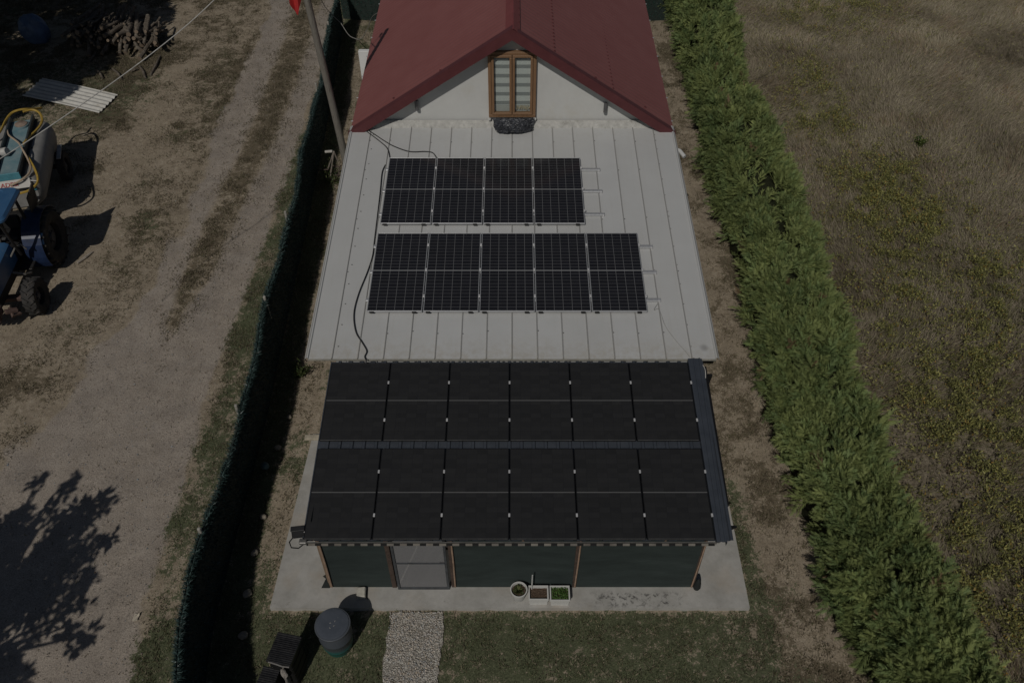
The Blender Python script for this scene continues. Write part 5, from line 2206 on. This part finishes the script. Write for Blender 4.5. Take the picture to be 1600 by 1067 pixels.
hose([(-60, 380), (10, 290), (60, 190), (120, 115), (200, 82), (290, 72), (370, 70), (430, 60)], .034, M_hosey, [1.7, 1.75, 1.75, 1.78, 1.8, 1.75, 1.6, 1.5])
hose([(240, 100), (330, 80), (400, 102), (437, 160), (428, 225), (380, 290), (310, 355), (255, 420), (250, 455)], .036, M_hosey, [1.78, 1.75, 1.7, 1.66, 1.64, 1.64, 1.66, 1.76, 1.7])
hose([(75, 290), (95, 345), (150, 388), (200, 430), (240, 500), (290, 590), (318, 670), (305, 735), (250, 790), (180, 835), (110, 865)], .026, M_hosep, [1.72, 1.72, 1.75, 1.78, 1.80, 1.68, 1.64, 1.62, 1.60, 1.55, 1.5])
hose([(285, 560), (340, 650), (382, 740), (395, 810), (370, 865), (300, 920), (205, 950)], .034, M_hosey, [1.66, 1.62, 1.55, 1.5, 1.45, 1.4, 1.35])

# ------------------------------------------------------------------ corrugated white sheet on the ground
q = [at(35, 150, .07), at(155, 177, .06), at(184, 148, .06), at(66, 122, .08)]
nu, nv = 14, 56
vs = []
for j in range(nv + 1):
    v = j / nv
    for i in range(nu + 1):
        u = i / nu
        p = (q[0] * (1 - u) + q[1] * u) * (1 - v) + (q[3] * (1 - u) + q[2] * u) * v
        vs.append((p.x + random.uniform(-.004, .004), p.y, p.z + .022 * math.sin(v * 2 * math.pi * 6) + .02 * math.sin(u * 3)))
b = MB()
b.add(vs, [(j * (nu + 1) + i, j * (nu + 1) + i + 1, (j + 1) * (nu + 1) + i + 1, (j + 1) * (nu + 1) + i) for j in range(nv) for i in range(nu)])
tag(b.build('corrugated_sheet', mat('old_white_sheet', (.58, .57, .53), .7, 0, .2, .12, 5, .1, (.44, .42, .37)), smooth=True), 'white corrugated roofing sheet lying on the ground by the firewood', 'roofing sheet')

# ------------------------------------------------------------------ firewood
M_bark = mat('bark', (.125, .106, .086), .9, 0, .1, .45, 16, .6, (.26, .23, .19))
M_cut = mat('cut_wood', (.20, .155, .115), .85, 0, .1, .25, 20)
log_meshes = []
for k in range(6):
    b = MB()
    L_ = [1.7, 1.9, 1.5, 1.8, 1.3, 1.6][k]
    pts = [(random.uniform(-.03, .03), (i / 5 - .5) * L_, random.uniform(-.03, .03)) for i in range(6)]
    r0 = [.055, .065, .04, .08, .035, .05][k]
    b.tube(pts, [r0 * random.uniform(.88, 1.12) for _ in pts], 9)
    if k in (0, 3):
        b.tube([pts[2], (pts[2][0] + .1, pts[2][1] + .1, pts[2][2] + .06)], .025, 5)
    me = bpy.data.meshes.new('firewood_log')
    me.from_pydata(b.v, [], b.f)
    me.materials.append(M_bark)
    me.materials.append(M_cut)
    for p in me.polygons:
        if len(p.vertices) > 4:
            p.material_index = 1
    log_meshes.append(me)
nlog = 0
for row in range(5):
    nrow = [26, 26, 22, 16, 10][row]
    for i in range(nrow):
        f = (i + .5 + random.uniform(-.3, .3)) / nrow
        px_ = 118 + 128 * f + row * 2
        p = at(px_, 92 - 12 * (1 - f) + random.uniform(-6, 6), 0)
        z = .07 + row * .10 * (.55 + .45 * math.sin(math.pi * min(1, f + .1))) + random.uniform(0, .04)
        o = bpy.data.objects.new('firewood_log', random.choice(log_meshes))
        COL.objects.link(o)
        o.location = (p.x - .25, p.y + .9 + random.uniform(-.3, .3) + row * .10, z + .26)
        o.rotation_euler = (R(17 + random.uniform(-7, 7)), random.uniform(0, 6), R(random.uniform(-12, 14) + 4))
        tag(o, 'rough firewood log in the long pile at the top left of the yard', 'log', 'firewood logs in the pile')
for k, (xa, ya, xb_, yb_) in enumerate(((150, 110, 160, 122), (176, 108, 190, 124), (205, 112, 214, 108), (218, 104, 227, 122), (235, 118, 250, 88), (140, 96, 152, 80))):
    p, q_ = at(xa, ya, .06), at(xb_, yb_, .08)
    b = MB()
    c_ = (p + q_) / 2
    b.tube([p - c_, Vector((.03, .02, .02)), q_ - c_], [.04, .045, .035], 7)
    o = b.build('loose_branch', M_bark)
    o.location = c_
    tag(o, 'loose dark branch lying on the ground in front of the firewood pile', 'branch', 'loose branches by the firewood')

# blue plastic sack in the shade
import bmesh
bm = bmesh.new()
bmesh.ops.create_icosphere(bm, subdivisions=5, radius=1)
vs = []
for v in bm.verts:
    qv = v.co
    d = .82 + .35 * float(fbm(np.array([qv.x * 1.1 + 9]), np.array([qv.y * 1.1 + qv.z * .9]), .7, 3, 4)[0])
    vs.append((qv.x * d * .52, qv.y * d * .40, max(-.42, qv.z * d * .62)))
fs = [[v.index for v in f.verts] for f in bm.faces]
bm.free()
b = MB()
b.add(vs, fs)
o = b.build('plastic_sack', mat('sack_blue', (.09, .14, .24), .45, 0, .4, .25, 4, .3), smooth=True)
o.location = at(54, 48, .42)
tag(o, 'bulging blue plastic sack in the tree shade at the top left corner', 'sack')
p = at(52, 55, .08)
b = MB()
b.box((0, 0, 0), (.36, .22, .10), rot=(.1, .1, .4), bevel=.03)
o = b.build('sack_flap', mat('pale_cloth', (.45, .44, .42), .8))
o.location = p
o.name = 'folded_cloth'
tag(o, 'small folded pale cloth on the ground under the blue sack', 'cloth')

# flat stick near the tractor
p, q_ = at(121, 411, .03), at(144, 394, .03)
b = MB()
c_ = (p + q_) / 2
b.tube([p - c_, Vector((.02, 0, .01)), q_ - c_], [.03, .035, .025], 6)
o = b.build('stick', mat('stick_pale', (.36, .32, .27), .9))
o.location = c_
tag(o, 'pale broken stick on the bare earth right of the tractor shadow', 'stick')


# ------------------------------------------------------------------ the two trees whose shade falls into the yard
def shade_tree(name, label, base_, clumps, leaf, nleaf, c0, c1):
    t = thing(name, label, 'tree', base_)
    bx_, by_ = base_[0], base_[1]
    cz = sum(c[2] for c in clumps) / len(clumps)
    cx_ = sum(c[0] for c in clumps) / len(clumps) - bx_
    cy_ = sum(c[1] for c in clumps) / len(clumps) - by_
    b = MB()
    b.tube([(0, 0, -.1), (.05, .03, 1.0), (cx_ * .3, cy_ * .3, cz * .45), (cx_ * .7, cy_ * .7, cz * .75)], [.28, .22, .18, .10], 12)
    b.build('trunk', mat('tree_bark', (.12, .095, .07), .9, 0, .1, .3, 8, .5), t, smooth=True)
    b = MB()
    hub = Vector((cx_ * .45, cy_ * .45, cz * .55))
    for c in clumps[::2]:
        e = Vector((c[0] - bx_, c[1] - by_, c[2]))
        mid = hub * .5 + e * .5 + Vector((0, 0, .25))
        b.tube([hub, mid, e], [.06, .035, .012], 6)
    b.build('limbs', mat('tree_bark', (.12, .095, .07), .9), t)
    Pp, Dd, Ll = [], [], []
    for cx2, cy2, cz2, r in clumps:
        k = int(nleaf * (r / .6) ** 2)
        v = RNG.normal(size=(k, 3))
        v /= np.linalg.norm(v, axis=1, keepdims=True)
        rad = r * RNG.random(k) ** .45
        Pp.append(v * rad[:, None] * np.array([1, 1, .8]) + np.array([cx2 - bx_, cy2 - by_, cz2]))
        d_ = v + RNG.normal(0, .8, (k, 3))
        Dd.append(d_ / np.linalg.norm(d_, axis=1, keepdims=True))
    P = np.concatenate(Pp)
    D = np.concatenate(Dd)
    n = len(P)
    leafcards('crown', P, RNG.uniform(leaf * .7, leaf * 1.3, n), RNG.uniform(leaf * .45, leaf * .75, n), D, mixc(c0, c1, RNG.random(n)), M_leaf, t)
    return t


rs_ = random.Random(5)
spots = [(170, 150, 22), (185, 135, 14), (160, 185, 20), (335, 145, 22), (300, 185, 26), (270, 220, 22), (215, 270, 22), (215, 320, 22), (250, 330, 20), (470, 235, 30), (500, 255, 18), (420, 250, 34), (360, 270, 38), (320, 310, 42), (430, 300, 30), (370, 340, 40), (300, 370, 48), (510, 410, 22), (460, 435, 26), (410, 420, 26), (400, 470, 22), (70, 330, 40), (110, 290, 34), (30, 360, 45), (120, 340, 34), (20, 420, 45), (90, 420, 40), (60, 470, 40), (240, 430, 48), (200, 480, 50), (150, 530, 50), (300, 460, 46), (340, 500, 38), (250, 540, 55), (100, 590, 55), (50, 640, 60), (180, 600, 60), (290, 590, 48), (380, 530, 28), (395, 600, 32), (350, 640, 28), (340, 690, 34), (400, 710, 20), (120, 680, 55), (40, 730, 55), (140, 760, 40), (200, 690, 46), (230, 780, 34), (290, 815, 26), (340, 830, 24), (415, 840, 26), (345, 900, 22), (150, 850, 20), (20, 800, 46), (60, 950, 26), (30, 1020, 42), (90, 1050, 40), (-60, 560, 110), (-80, 760, 110), (-60, 980, 90), (-120, 400, 90), (240, 660, 30)]
clA = []
for x, y, r in spots:
    g = at(x / 2.906, 700 + y / 2.906, 0)
    z = rs_.uniform(3.2, 5.8)
    clA.append((g.x - SX * z, g.y - SY * z, z, r / 2.906 * .0128))
shade_tree('shade_tree', 'leafy tree beside the track casting the branching shadow at the bottom left', (-11.2, 2.9, 0), clA, .17, 820, (.04, .07, .02), (.10, .14, .045))
clB = []
import itertools
polyB = [(-260, -190), (300, -190), (285, -60), (262, 0), (246, 28), (228, 50), (190, 34), (205, 52), (190, 78), (160, 100), (128, 122), (105, 140), (72, 152), (36, 150), (24, 172), (-30, 200), (-260, 200)]
def inpoly(x, y, P):
    c = False
    j = len(P) - 1
    for i in range(len(P)):
        if (P[i][1] > y) != (P[j][1] > y) and x < (P[j][0] - P[i][0]) * (y - P[i][1]) / (P[j][1] - P[i][1]) + P[i][0]:
            c = not c
        j = i
    return c
while len(clB) < 460:
    x, y = rs_.uniform(-260, 300), rs_.uniform(-190, 200)
    if not inpoly(x, y, polyB):
        continue
    g = at(x, y, 0)
    z = rs_.uniform(5.0, 8.5)
    clB.append((g.x - SX * z, g.y - SY * z, z, rs_.uniform(.45, .8)))
shade_tree('shade_tree', 'broad leafy tree left of the yard shading the firewood pile and the blue sack', (-21.5, 24.5, 0), clB, .24, 330, (.04, .07, .02), (.10, .14, .045))
